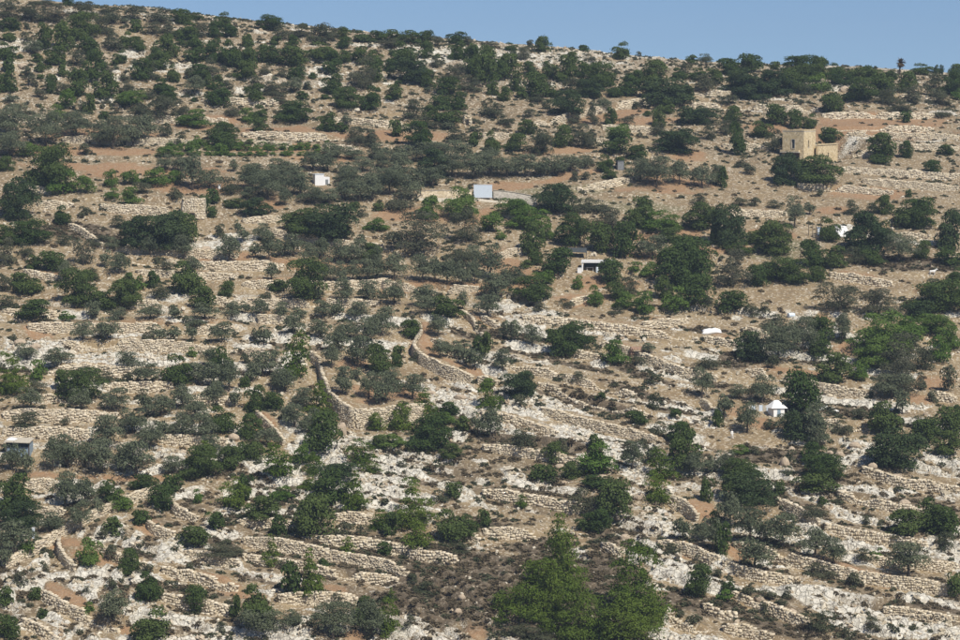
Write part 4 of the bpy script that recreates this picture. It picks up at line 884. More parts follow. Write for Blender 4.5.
# kind x y(base) width height in pixels of a 4x enlarged tile; one line per tile: column row of the tile
TREES = """
@0 0
s 20 70 90 60;s 120 85 130 60;d 220 90 120 60;k 270 22 45 35;s 170 22 100 25;s 330 75 110 55;s 445 95 80 55;s 530 80 80 50;s 640 95 90 55;k 725 95 75 50;k 785 80 50 25;k 890 110 60 50;s 350 40 60 30;s 420 55 60 30
k 40 120 80 40;k 330 160 110 90;s 400 140 100 60;k 545 130 45 45;s 610 140 70 45;s 680 145 70 50;k 745 160 90 60;s 800 150 70 50;k 860 150 60 55;k 920 150 60 45
k 175 200 65 90;k 250 210 80 100;k 35 170 50 45;s 100 165 40 35;k 355 220 80 60;s 460 205 90 60;k 500 200 50 60;k 550 205 60 50;k 20 240 80 60;k 35 290 45 55;k 215 260 85 60;s 305 265 70 55;k 480 255 50 45;k 670 240 80 80;k 620 260 60 60;k 780 255 90 80;k 860 250 80 80;k 930 270 80 90;s 840 305 80 60
k 160 290 40 35;k 255 310 40 45;k 375 320 80 100;k 560 320 80 70;s 610 320 60 60;k 695 330 50 60;k 640 280 70 60;k 790 310 90 40;k 820 345 50 55;s 760 320 40 40
k 25 370 80 70;s 105 310 40 40;s 130 350 40 50;k 205 375 50 65;k 310 385 80 90;s 250 380 60 40;k 420 395 90 90;s 510 380 60 50;k 655 380 80 55;k 670 410 70 50;k 870 425 90 80;s 900 380 70 50
g 270 440 60 70;k 355 460 45 70;g 515 430 120 50;s 590 400 60 40;s 330 450 50 40;o 60 560 130 120;o 180 590 110 110;g 225 490 80 60;s 100 470 80 40;o 300 560 110 80;o 400 590 70 70;o 450 600 110 100;o 530 590 90 90;o 590 570 70 80;s 640 490 120 90;s 560 490 110 60;s 720 470 70 60;g 770 510 120 60;k 890 560 110 60;k 890 600 90 60;s 930 470 60 50
o 40 635 120 80;g 110 630 80 50;s 240 615 50 35;s 340 620 50 40;g 200 640 90 40;g 660 630 70 40;g 760 610 40 40;g 790 590 40 40;g 890 620 50 40;s 720 580 50 40;s 660 550 50 50;s 420 300 60 40;s 500 330 40 30
@1 0
k 120 120 100 50;k 255 115 28 20;s 165 160 70 50;s 240 150 80 45;s 310 170 90 60;s 355 165 80 60;k 415 195 60 40;k 490 170 70 40;k 545 170 80 40;k 615 165 80 40;s 600 195 100 35;k 690 175 80 45;k 745 175 60 45;s 790 190 50 40;k 865 175 80 40;s 910 180 50 30
k 870 240 70 60;k 745 235 60 55;k 660 255 90 70;k 605 290 50 65;c 690 325 150 85;k 750 350 60 60;k 830 380 90 60;k 930 300 80 100;s 860 330 110 60;s 940 370 60 50;k 490 260 80 60;k 420 255 50 45;k 370 300 80 80;k 320 240 90 60;k 240 250 70 50;k 210 200 55 50;k 210 270 90 70;k 95 250 60 60;k 140 255 70 60;k 25 280 80 100;k 30 190 40 45;k 540 260 60 50;k 540 330 70 80;s 490 360 100 110;k 230 320 70 45;s 170 310 50 35;s 100 300 50 35
k 370 375 80 65;k 430 435 110 70;k 520 440 80 80;k 615 400 70 50;s 270 360 40 30;s 130 385 100 50;s 60 370 70 55;s 160 410 60 30;k 210 490 140 70;g 30 490 60 50;k 75 490 60 60;k 75 525 60 45;k 350 525 80 60;k 405 530 50 35;s 690 480 80 70;k 760 480 60 50;k 830 500 100 60;s 740 510 100 40;k 625 545 50 55;k 710 595 110 90;s 480 580 110 70;s 520 590 70 60;s 865 570 90 50;k 940 585 50 45
o 370 640 80 50;o 450 640 80 40;o 560 640 80 50;o 650 650 90 50;o 770 650 130 60;o 870 640 90 60
@2 0
k 248 210 60 55;k 564 238 62 58;s 635 228 25 22;k 847 255 40 30;s 178 208 30 18;s 45 190 70 20;k 30 240 60 50;k 20 340 90 110;k 110 315 90 85;k 60 320 80 70;k 145 365 45 45;k 50 380 50 45;k 100 405 50 50;k 200 305 50 50;k 225 390 90 85;k 165 395 40 40;k 290 390 60 40;k 275 310 50 55;k 340 330 90 90;k 370 260 40 45;k 405 310 60 55;k 450 360 110 90;c 440 390 100 70;k 500 350 80 80;k 540 390 60 50;k 600 385 80 70;k 625 340 60 50;k 700 320 90 65;c 740 420 200 100;k 800 320 60 40;k 690 400 90 80;k 870 320 70 40;s 900 370 90 60;k 930 340 80 55;s 820 290 40 30;k 820 400 70 50
c 345 470 130 95;s 230 410 60 30;s 195 470 50 30;s 50 470 90 50;s 100 500 60 35;s 380 495 50 30;k 190 540 70 50;s 625 435 40 25;k 750 455 50 45;k 715 510 55 75;c 840 500 90 70;c 910 500 100 70;s 585 505 60 35;k 523 500 50 60;s 455 500 50 80
k 330 590 70 75;s 410 590 110 80;s 240 620 110 90;k 140 605 80 60;k 50 620 60 80;g 550 570 90 60;k 550 620 100 80;c 770 615 170 90;s 715 540 60 45;s 920 560 50 60;k 630 640 70 50;o 30 640 60 40
@3 0
k 120 290 90 60;k 40 300 90 55;k 220 280 40 30;k 330 290 150 55;k 400 300 70 60;k 470 300 60 40;k 590 320 70 45;k 620 340 100 50;c 60 370 120 90;c 130 400 140 90;c 220 390 130 90;k 300 370 120 80;g 390 370 90 60;k 350 330 110 60;k 480 340 110 50;k 560 410 130 80;k 650 390 90 80;k 750 370 70 70;s 680 420 100 60;s 770 415 80 60;k 450 450 80 90;s 340 380 60 40;k 550 330 90 50
k 810 300 80 38;y 865 305 20 38;y 885 305 20 38;k 945 310 60 45;k 930 380 100 80;s 860 390 90 80;s 880 420 100 40;g 945 400 40 40;s 30 415 80 30;s 175 430 40 25;k 50 490 60 55;k 225 500 80 70;s 20 540 60 50;k 170 550 80 55;k 300 515 60 65;k 360 515 50 50;s 720 450 100 35;k 745 490 40 40;s 890 470 70 35;k 435 580 80 55;s 225 610 70 80;k 70 620 60 110;k 650 635 100 85;k 745 635 50 60;k 905 620 60 35
@0 1
k 20 45 60 50;k 190 120 170 140;g 250 140 110 90;g 345 135 70 60;g 440 110 60 60;g 520 100 70 50;g 620 105 110 60;g 700 95 60 45;o 660 45 60 50;o 720 50 60 50;o 770 125 80 110;o 840 120 80 60;s 920 140 80 60;o 935 50 30 40;g 445 158 60 40;g 525 180 80 60;s 570 135 70 40;s 705 165 50 50;k 855 175 50 50;k 820 185 40 40;k 845 230 40 40;k 930 190 80 30
c 75 250 135 160;k 250 260 60 65;s 335 230 50 40;s 480 275 70 45;s 255 340 60 35;k 20 340 90 65;k 110 340 150 80;c 560 360 150 120;c 640 370 180 140;k 730 330 110 100;o 735 400 80 80;o 600 390 70 70;o 455 370 60 50;s 400 345 80 35;o 915 410 90 85;s 880 315 50 50;o 950 300 30 50
d 330 425 90 90;o 420 430 50 55;s 100 390 60 50;k 205 445 100 65;k 135 440 60 50;s 30 420 70 90;o 265 490 60 70;s 360 480 70 40;o 475 460 80 70;s 660 450 80 40;k 315 590 140 125;k 410 600 100 60;k 490 600 130 100;k 515 515 50 55;g 555 520 50 50;k 612 515 50 60;s 640 560 80 60;k 750 540 120 110;o 770 460 80 60;k 810 600 90 80;k 905 555 60 60;s 20 530 60 60;k 110 540 110 70;k 70 510 50 50
k 130 640 120 65;o 370 640 60 60;o 600 640 100 50;o 700 640 50 50;o 820 640 110 50;o 930 640 70 60;g 270 640 60 30;o 470 640 70 40;s 30 600 80 50
@1 1
o 290 45 80 60;o 350 50 70 60;o 420 60 60 40;o 490 50 70 50;o 570 40 60 50;o 640 50 90 60;c 780 60 130 100;o 850 70 110 70;o 930 80 90 80;o 50 130 100 80;o 110 165 110 90;o 180 185 50 55;o 30 160 60 40;o 180 130 60 60;o 240 150 80 70;o 285 178 100 52;o 350 178 80 46;o 420 165 80 60;o 470 170 80 70;o 530 165 80 80;o 600 150 100 80;o 680 165 90 80;s 640 205 110 75;o 700 110 90 60;o 770 110 80 60;o 440 110 100 60;o 540 110 90 60;o 620 100 90 60;o 130 100 80 60;o 220 100 90 60;o 60 80 90 50;o 160 60 80 50;k 460 195 40 25;k 555 205 40 30
c 60 220 120 65;k 260 300 180 80;c 370 320 200 130;s 490 230 40 40;g 548 285 90 45;d 700 385 230 160;g 760 225 70 70;g 750 240 80 45;g 880 240 130 110;d 905 335 120 120
o 85 330 65 60;o 15 330 50 50;o 115 410 80 95;o 160 395 50 60;o 60 390 50 50;o 215 390 90 75;o 275 418 70 70;o 325 400 70 70;o 405 420 90 80;k 520 410 90 60;o 470 420 80 80;o 540 420 60 60;o 480 345 50 40;o 125 480 55 55;k 150 525 70 40;k 258 575 150 140;o 340 490 70 80;o 395 495 60 75;o 450 490 60 70;o 510 500 80 80;o 550 480 60 70;o 620 490 100 90;o 730 490 90 90;o 780 490 70 80;o 830 500 90 80;o 890 520 70 90;o 940 500 60 80;s 870 450 150 80;o 930 430 80 70
o 420 585 80 90;o 515 580 80 75;o 615 585 90 85;o 740 600 100 80;o 750 625 90 60;k 830 630 120 70;o 890 600 40 60;s 100 560 50 30;o 20 615 40 40;o 75 635 70 60;o 165 640 65 60;o 240 640 60 40;o 330 640 70 65;o 385 635 60 60;o 470 640 90 60;o 585 640 60 40;o 315 570 40 50
@2 1
o 40 70 110 80;o 110 70 100 60;o 180 70 90 70;o 240 70 80 60;o 300 65 90 60;o 360 50 90 50;o 420 35 60 40;k 500 50 60 60;k 560 35 40 40;o 640 90 90 70;o 705 115 110 95;o 800 100 70 75;o 890 115 80 70;o 945 100 60 60;s 420 80 40 30;s 380 80 40 30;k 520 75 60 30
c 295 215 150 110;s 400 215 70 60;s 470 210 90 50;g 140 240 140 70;g 200 280 150 80;g 40 290 90 70;k 210 380 90 110;g 270 320 60 60;k 365 345 120 110;d 520 290 150 80;k 480 370 100 100;k 580 390 110 120;k 640 270 100 100;g 720 290 160 70;k 660 190 60 40;k 750 330 90 50;o 690 405 110 80;k 880 280 130 90;k 950 340 50 90;s 880 180 60 40
g 85 320 40 35;k 185 435 40 30;k 225 420 60 45;k 310 465 110 90;k 525 495 100 80;g 620 455 50 45;g 690 470 90 50;g 255 500 80 50;o 110 510 80 60;o 150 500 60 60;k 210 580 150 80;o 40 480 100 110;o 60 570 120 90;o 30 630 100 70;g 390 520 40 50;g 465 585 60 70;k 550 560 80 60;s 600 545 70 70;g 575 600 80 60;g 660 620 80 80;k 840 450 180 120;k 830 520 190 180;k 740 560 70 80;g 780 615 100 90;k 860 590 120 100;s 905 590 60 40;s 340 590 70 30;s 235 610 60 30;s 540 620 60 25
@3 1
c 255 105 110 120;k 385 95 190 90;k 10 110 40 70;s 90 30 50 40;s 120 60 50 40;k 850 50 70 40;k 640 15 80 30;k 755 150 25 28;s 85 185 60 30;s 140 185 50 30;s 220 195 60 30;s 400 145 40 25;s 525 220 60 50;k 660 220 60 65;s 615 215 50 35;k 800 275 130 100;k 740 270 100 60;g 755 270 50 35;d 940 240 50 40
o 300 270 70 100;o 360 220 50 40;k 440 330 75 80;k 215 380 140 110;k 150 340 80 50;c 35 350 130 160;k 80 380 100 40;c 590 380 170 160;k 660 340 70 80;s 540 420 90 60;k 450 430 100 70;k 370 430 90 90;s 270 310 40 40;k 610 420 90 50;o 720 410 120 90;k 810 400 60 65;k 920 420 100 60;c 925 360 90 150
d 55 515 140 130;k 150 505 90 70;k 285 490 150 80;k 390 485 70 50;k 200 480 80 60;d 480 615 170 100;d 640 625 170 90;k 940 490 60 50;s 850 534 110 48;k 930 570 120 60;k 880 610 200 100;c 800 640 110 70;k 50 610 110 70;s 130 630 60 45;s 180 610 50 40
@0 2
p 45 300 145 150;s 50 85 30 25;o 330 100 80 65;o 425 100 100 80;o 635 90 60 60;o 695 90 60 50;o 765 90 50 60;o 885 95 85 70;o 780 30 80 40;s 590 80 40 45;o 105 165 80 55;o 230 190 110 60;g 155 240 60 70;s 150 295 70 45;k 245 280 50 70;o 510 205 80 65;o 350 245 80 45;s 420 255 70 40;o 580 255 110 65;s 510 245 40 30;k 710 265 110 100;o 790 260 80 70;o 840 190 70 60;k 890 230 80 100;o 850 270 100 80;o 915 290 80 100;g 765 150 40 35
k 325 330 160 100;o 320 375 90 75;o 120 370 100 75;s 170 370 40 30;o 460 375 100 80;s 570 320 60 40;o 640 390 110 70;o 585 370 60 60;o 730 360 90 80;o 780 400 100 80;o 840 340 60 60;o 865 330 70 70;s 100 435 100 55;s 255 425 40 30;k 890 455 100 90;o 940 350 50 60;o 430 520 120 110;o 530 460 110 80;o 600 520 110 90;o 650 480 60 60;o 730 480 90 90;o 820 490 110 90
o 45 610 80 90;o 105 630 60 90;o 210 610 80 110;o 270 600 100 110;o 340 590 60 80;o 400 620 130 110;o 540 640 140 120;o 700 620 100 60;k 800 640 150 110;p 810 600 120 100;o 840 560 80 80;k 920 600 90 80;o 500 600 80 80
@1 2
o 215 65 80 70;o 315 75 75 65;o 95 110 60 70;s 60 90 30 50;o 430 80 90 60;o 510 90 90 80;o 565 70 100 80;k 680 70 80 60;o 790 70 80 70;o 800 155 70 60;o 830 150 50 50;o 870 160 60 60;o 905 185 60 70;o 940 205 60 70;k 950 120 40 50;s 700 170 40 35;o 365 195 70 90;o 470 190 110 100;o 390 130 90 90;k 555 215 90 100;k 630 160 50 50;k 630 190 40 40;p 220 240 110 170;o 140 170 40 50;o 90 230 110 80;o 160 270 80 60;o 50 250 60 60;o 180 290 100 70;s 20 180 40 40
o 410 300 80 90;o 425 305 50 60;o 465 240 50 40;o 515 320 70 90;o 585 335 90 100;o 560 345 60 80;o 605 250 70 50;o 690 320 90 80;p 745 365 80 90;o 640 290 50 40;p 310 380 100 120;k 60 370 80 90;k 130 360 80 60;o 215 435 90 80;o 190 410 60 60;o 250 360 80 70;k 40 480 90 90;o 110 510 100 60;p 540 445 90 65;p 645 440 120 95;k 755 525 170 120;g 600 510 120 45;k 560 520 70 50;p 480 580 120 90;k 330 540 130 140;g 250 580 80 70;p 150 640 130 120;k 60 560 80 60;p 525 615 80 45;k 840 380 70 45;g 810 415 110 40;k 890 445 60 50;o 950 470 50 80;k 840 560 80 50;c 390 640 130 60;k 20 560 60 60;p 290 620 80 80;s 650 590 40 25;p 360 470 60 60;o 270 460 80 60;o 300 430 60 60;k 20 270 40 40
@2 2
o 105 80 50 60;o 140 95 55 70;o 210 110 70 70;k 20 140 50 80;k 325 150 90 90;k 380 135 130 100;k 290 90 50 45;g 545 180 90 85;o 675 135 50 35;s 465 145 50 25;s 630 185 70 35;o 90 215 70 80;c 150 315 135 100;s 320 245 50 25;s 390 250 70 35;k 480 320 40 28;s 915 195 100 40;o 890 315 75 100;s 700 360 50 60;s 690 260 60 40;k 630 418 85 45;k 780 390 45 30;s 710 460 60 45;p 40 360 100 110;o 40 480 90 100;g 30 280 50 40;s 160 350 60 40
s 170 520 110 70;k 300 570 80 70;s 330 530 40 50;g 465 620 140 110;k 460 525 60 60;o 610 605 85 100;s 655 520 40 40;k 235 640 65 60;k 365 640 75 60;k 280 640 50 50;p 730 640 110 110;k 805 500 100 80;k 820 600 120 130;o 860 630 90 80;o 920 620 60 60;o 690 580 60 60;s 220 545 50 30;k 950 430 40 60
@3 2
c 120 165 110 115;o 235 180 150 130;o 330 150 130 120;k 400 110 110 100;o 490 90 70 90;k 400 150 80 60;s 220 50 110 60;s 210 195 50 50;g 640 150 200 150;g 740 100 160 100;g 860 60 150 70;g 620 190 150 100;g 880 170 80 90;d 720 210 160 130;s 820 200 80 80;g 930 120 80 80;k 455 250 125 100;g 560 240 80 60;d 720 300 160 120;o 690 320 150 80;s 805 280 40 60;s 915 290 60 90;s 850 330 50 40
o 170 340 110 90;o 80 320 80 50;k 325 378 130 140;o 110 455 95 100;o 20 398 60 80;o 260 455 70 60;c 320 480 110 110;o 380 500 110 130;o 400 515 80 70;s 440 365 40 25;s 560 400 60 40;s 200 440 50 35;k 665 455 130 105;c 715 600 210 140;k 830 490 110 80;s 800 440 70 50;k 920 470 100 100;k 910 540 100 80;k 950 400 40 50;o 730 380 60 80
g 84 538 70 34;s 140 538 40 30;k 375 580 90 70;k 420 640 160 80;k 90 640 150 70;o 20 620 80 80;s 280 560 50 40;s 270 620 60 30;s 490 460 80 50
@0 3
k 60 130 130 120;c 80 195 150 100;o 200 210 100 60;o 260 110 110 110;o 340 110 100 90;o 320 210 80 100;k 440 90 80 70;g 490 125 80 70;o 390 150 50 60;k 570 40 90 50;k 565 180 65 50;k 450 220 70 60;s 495 230 40 35;k 645 130 100 90;k 690 50 70 60;g 790 95 40 50;s 410 240 40 40;o 60 320 150 110;g 100 300 70 60;o 20 360 50 80;g 360 345 95 95;s 450 330 60 60;k 515 385 75 90;s 580 380 60 40;k 780 270 120 70;k 860 200 70 60;s 880 305 160 40;p 940 110 120 100
o 455 575 120 105;g 355 535 45 45;k 600 490 90 100;k 560 490 40 60;k 600 640 140 110;k 785 530 85 90;k 940 555 40 80;k 20 510 60 70;k 140 485 45 45;k 170 555 35 35;k 30 640 80 80;s 80 420 50 50;s 345 450 35 25;s 445 445 50 40;s 180 370 30 30;s 885 600 40 30;s 935 350 30 25;s 760 360 40 25
@1 3
k 20 80 60 80;k 85 175 125 80;k 155 225 60 70;k 290 230 150 140;k 370 95 140 110;p 460 125 100 140;p 280 40 100 50;g 165 85 90 50;p 690 200 170 170;p 570 200 110 70;p 710 270 120 100;k 600 230 70 80;s 420 225 70 45;s 490 220 50 35;p 430 290 55 55;k 578 305 55 50;k 850 250 120 110;k 915 220 80 70;s 800 90 60 40;k 855 75 60 55;s 805 335 40 30;s 870 290 100 30
p 125 345 80 110;k 205 460 75 110;p 285 465 100 165;k 337 352 45 30;s 180 350 60 30;k 70 610 120 150;o 90 640 180 90;o 210 600 80 60;o 370 640 170 120;k 490 580 80 100;o 530 640 110 120;p 590 620 90 130;p 605 480 50 50;s 690 410 50 35;s 740 460 100 40;s 390 500 50 50;s 680 580 40 40
@2 3
k 20 190 50 60;p 165 115 50 50;k 445 200 120 60;s 420 140 120 90;k 540 150 130 120;k 480 215 90 80;k 480 30 140 40;p 710 95 110 110;k 910 90 50 80;k 940 180 40 50;o 812 245 70 75;o 890 250 80 60;o 930 290 90 110;k 875 475 95 115;s 770 300 80 40;s 870 330 40 25;s 950 390 40 30;s 855 580 60 45;s 800 550 40 30
p 335 470 185 275;p 205 560 210 220;p 370 640 200 210;p 625 560 215 260;p 590 655 230 170;p 490 640 140 150;p 275 550 120 170;p 690 590 100 150;p 90 510 90 60;p 80 570 60 50;p 270 610 80 70;s 250 640 120 40;s 150 630 100 40
@3 3
c 120 100 190 120;k 60 90 110 100;k 390 50 140 60;k 240 60 40 50;o 40 200 100 120;o 120 250 100 110;o 160 245 40 60;o 250 275 130 110;o 380 320 110 100;o 455 350 90 90;o 140 365 140 95;k 10 300 60 110;s 375 150 100 40;k 410 95 40 30;s 470 90 30 25;k 745 225 130 85;k 850 210 100 110;k 900 230 120 100;o 755 390 150 110;g 625 315 45 45;s 580 330 80 50;s 700 265 60 40;s 895 290 80 70;k 940 470 60 80;s 585 180 30 30;s 540 430 60 50;s 350 385 50 30;s 420 395 100 50
k 35 460 50 45;g 20 490 60 40;s 110 470 60 40;s 190 480 70 30;s 270 480 40 45;s 400 610 110 70;s 610 600 80 50;s 490 640 50 50;s 180 540 40 40;s 250 510 40 30
"""
items = []
tc_, tr_ = 0, 0
for line in TREES.strip().split('\n'):
    if line.startswith('@'):
        tc_, tr_ = map(int, line[1:].split()); continue
    for e in line.split(';'):
        p = e.split()
        if len(p) != 5: continue
        x, y, w_, h_ = map(float, p[1:])
        items.append((p[0], tc_ * 240 + x / 4, tr_ * 160 + y / 4, w_ / 4, h_ / 4))
# undergrowth that fills the upper slope between the larger trees
frng = random.Random(5); have = [(i[1], i[2] - i[4] / 2, i[3]) for i in items]
for _ in range(900):
    u, v = frng.uniform(0, 960), frng.uniform(12, 155)
    if v < 14 + 0.064 * u or (u > 480 and v > 118) or (u > 700 and (v > 90 or frng.random() < 0.5)): continue
    if 105 < v and (100 < u < 345) and frng.random() < 0.7: continue
    w_ = frng.choice([6, 8, 10, 12, 15, 19])
    if any(abs(u - a) < (w_ + c) * 0.42 and abs(v - w_ * 0.3 - b_) < (w_ + c) * 0.26 for a, b_, c in have): continue
    if len(have) > len(items) + 400: break
    have.append((u, v - w_ * 0.3, w_)); items.append((frng.choice('kkssso'), u, v, w_, w_ * frng.uniform(0.55, 0.8)))
    if sum(1 for _ in items) > 1180: break
IT = np.array([[i[1], i[2]] for i in items])
PT = march(IT[:, 0], IT[:, 1], HG)
print('plants', len(items), {k: sum(1 for i in items if i[0] == k) for k in KIND})

def place_plant(kd, x, y, wm, hm, u, v, name=None, label=None, grp=None, cat=None):
    small = hm < 2.3 and kd in 'kcgp'
    cl = 'S' if wm < 3.3 else 'M' if wm < 6.8 else 'L'
    nvar = {'S': 4, 'M': 5, 'L': 4}[cl]
    vi = random.randrange(nvar)
    cm, tm = get_proto(kd, cl, vi)
    z = float(HG(x, y))
    z = min(z, float(HG(x, y - 0.6))) - 0.05
    nm, word, colr, g = NAMES[kd]
    rot = random.uniform(0, 6.283)
    if kd == 's' or not KIND[kd]['trunk']:
        o = link(name or nm, cm)
    else:
        nm2 = nm.replace('_tree', '_bush') if small else nm
        if small: word = word.replace(' tree', ' bush'); g = g + ' (bushes)'
        o = link(name or nm2, None); o.empty_display_size = 0.5
        t = link('trunk', tm, parent=o); c = link('crown', cm, parent=o)
    o.location = (x, y, z); o.rotation_euler = (0, 0, rot); o.scale = (wm, wm, hm)
    o['category'] = cat or ('shrub' if kd == 's' else 'bush' if small else 'tree'); o['group'] = grp or g
    size = 'tiny ' if wm < 2.0 else 'small ' if wm < 3.6 else '' if wm < 5.5 else 'broad ' if wm < 9 else 'huge '
    if label: o['label'] = label
    else: want_label(o, size + colr + ' ' + word, u, v)
    return o
for (kd, u, v, wp, hp), p in zip(items, PT):
    sc_ = np.linalg.norm(p) / F
    wm, hm = wp * sc_, hp * sc_
    if kd in 'o': wm *= 1.12 if v < 208 else 1.0; hm *= 1.32 if v < 208 else 1.25
    elif kd == 'p': hm *= 1.12
    elif kd == 'c': hm *= 1.02
    else: hm *= 1.17
    lim_ = {'p': 16, 'k': 11, 'c': 13}.get(kd, 9)
    place_plant(kd, p[0], p[1] + 0.35 * wm * 0.3, wm, min(hm, lim_), u, v - hp / 2)
# vineyard rows on the upper left terrace
vr = [(172 + 8.5 * i + random.uniform(-2, 2), row + 0.02 * i, r, i) for r, row in enumerate((145.5, 150, 155.5)) for i in range(20)]
VP = march([a[0] for a in vr], [a[1] for a in vr], HG)
for (u, v, r, i_), p in zip(vr, VP):
    o = place_plant('g', p[0], p[1], random.uniform(1.6, 2.8), random.uniform(1.2, 1.9), u, v - 3, 'grape_vine', 'x', 'grape vines in the vineyard rows', 'vine')
    o['label'] = 'small bright green grape vine, %d%s from left in the %s vineyard row' % (i_ + 1, {0: 'st', 1: 'nd', 2: 'rd'}.get(i_, 'th'), ('upper', 'middle', 'lower')[r])

# ------------------------------------------------------------------ buildings and other things
def at(u, v):
    p = march([u], [v], HG)[0]
    return p, np.linalg.norm(p) / F
class B:
    def __init__(s): s.bm = bmesh.new()
    def box(s, x0, x1, y0, y1, z0, z1, jit=0.0):
        vs = [s.bm.verts.new((x + random.uniform(-jit, jit), y + random.uniform(-jit, jit), z + random.uniform(-jit, jit))) for z in (z0, z1) for x, y in ((x0, y0), (x1, y0), (x1, y1), (x0, y1))]
        for f in ((3, 2, 1, 0), (4, 5, 6, 7), (0, 1, 5, 4), (1, 2, 6, 5), (2, 3, 7, 6), (3, 0, 4, 7)): s.bm.faces.new([vs[i] for i in f])
        return s
    def poly(s, pts, faces):
        vs = [s.bm.verts.new(p) for p in pts]
        for f in faces: s.bm.faces.new([vs[i] for i in f])
        return s
    def tube(s, path, rad, sides=8):
        rad = rad if hasattr(rad, '__len__') else [rad] * len(path)
        v, q = tube(path, rad, sides); vs = [s.bm.verts.new(p) for p in v]
        for f in q: s.bm.faces.new([vs[i] for i in f])
        m = len(path)
        s.bm.faces.new([vs[i] for i in range(sides)][::-1]); s.bm.faces.new([vs[(m - 1) * sides + i] for i in range(sides)])
        return s
    def wall(s, x0, x1, y, th, z0, z1, holes):
        # wall in the xz plane (outside at y, thickness th towards +y) with rectangular openings
        xs = sorted({x0, x1, *[h[0] for h in holes], *[h[1] for h in holes]}); zs = sorted({z0, z1, *[h[2] for h in holes], *[h[3] for h in holes]})
        for a, b_ in zip(xs, xs[1:]):
            for c, d in zip(zs, zs[1:]):
                if any(h[0] <= a and b_ <= h[1] and h[2] <= c and d <= h[3] for h in holes): continue
                s.box(a, b_, y, y + th, c, d)
        return s
    def done(s, name, mat, parent=None, bevel=0, rotz=0, smooth=False, sub=0):
        bmesh.ops.remove_doubles(s.bm, verts=s.bm.verts, dist=1e-5)
        me = bpy.data.meshes.new(name); s.bm.to_mesh(me); s.bm.free(); me.materials.append(mat)
        o = link(name, me, parent)
        if bevel:
            m = o.modifiers.new('bevel', 'BEVEL'); m.width = bevel; m.segments = 2; m.limit_method = 'ANGLE'
        if sub:
            m = o.modifiers.new('sub', 'SUBSURF'); m.levels = m.render_levels = sub
        if smooth:
            for p in me.polygons: p.use_smooth = True
        return o
def thing(name, label, cat, loc, rotz=0):
    o = link(name, None, loc=loc); o.rotation_euler = (0, 0, rotz); o.empty_display_size = 1
    return tag(o, label, cat)
def zmin(x, y, r=1.5):
    return float(min(HG(x + a * r, y + b_ * r) for a in (-1, 0, 1) for b_ in (-1, 0, 1)))

# ---- sandstone house: square tower with a corner towards the viewer, overhang on the left face, lower wing to the right
p, s = at(806, 162)
h = thing('stone_house', 'two-storey sandstone house with a flat roof and lower wing among trees', 'house', (HX, HY, HZ), math.radians(58))
# local axes: -y face looks right-front after the turn, -x face looks left-front; corner at the origin
W1, W2, TH = 7.2, 6.2, 9.3        # length of right face, left face, tower height
b = B()
b.wall(0, W1, 0, 0.5, -3, TH, [(2.6, 3.35, 5.3, 7.1)])
b.box(W1 - 0.5, W1, 0.5, W2, 0, TH); b.box(0.5, W1 - 0.5, W2 - 0.5, W2, 0, TH)
b.done('tower_wall', M['housestone'], h)
# left face built as a wall with window and the open bay below the overhang
lw = B()
for (ya, yb, za, zb_) in [(0.5, 1.2, -3, TH), (1.2, 2.65, 4.2, TH), (3.5, W2, 4.2, TH), (2.65, 3.5, 7.3, TH), (2.65, 3.5, 4.2, 5.0)]:
    lw.box(0, 0.5, ya, yb, za, zb_)
lw.box(0, 0.5, W2 - 0.4, W2 - 0.0, 0, 4.2)
lw.done('side_wall', M['housestone'], h)
B().box(0.0, W1, 0.0, W2, TH + 0.002, TH + 0.25).done('flat_roof', M['concrete'], h)
pr = B(); pr.box(-0.06, W1 + 0.06, -0.06, 0.3, TH + 0.254, TH + 0.6); pr.box(-0.06, 0.3, 0.304, W2, TH + 0.254, TH + 0.6); pr.box(W1 - 0.3, W1 + 0.06, 0.304, W2, TH + 0.254, TH + 0.6)
pr.done('parapet', M['housestone'], h)
B().box(-1.1, -0.003, 1.0, W2 + 0.2, 3.85, 4.15).done('balcony_slab', M['concrete'], h)
rl = B(); rl.box(-1.1, -0.9, 1.0, W2 + 0.2, 4.155, 4.6); rl.box(-0.9, -0.01, 1.0, 1.2, 4.155, 4.6); rl.done('balcony_rail', M['housestone'], h)
B().box(1.8, 1.9, 0.55, W2 - 0.45, 0, 4.1).done('bay_back_wall', M['redstone_bayshade'], h)  # darker reddish colour paints in the shade of the recess under the overhang
wf = B(); wf.box(-0.08, 0.12, 2.47, 2.65, 4.85, 7.45); wf.box(-0.08, 0.12, 3.5, 3.68, 4.85, 7.45); wf.box(-0.08, 0.12, 2.65, 3.5, 7.3, 7.45); wf.box(-0.12, 0.12, 2.65, 3.5, 4.85, 5.0)
win = B().box(0.25, 0.29, 2.66, 3.49, 5.01, 7.29).done('window', M['glass'], h); wf.done('frame', M['concrete'], win)
win = B().box(2.61, 3.34, 0.25, 0.29, 5.31, 7.09).done('window', M['glass'], h); B().box(2.5, 3.45, -0.08, 0.2, 5.12, 5.3).done('sill', M['concrete'], win)
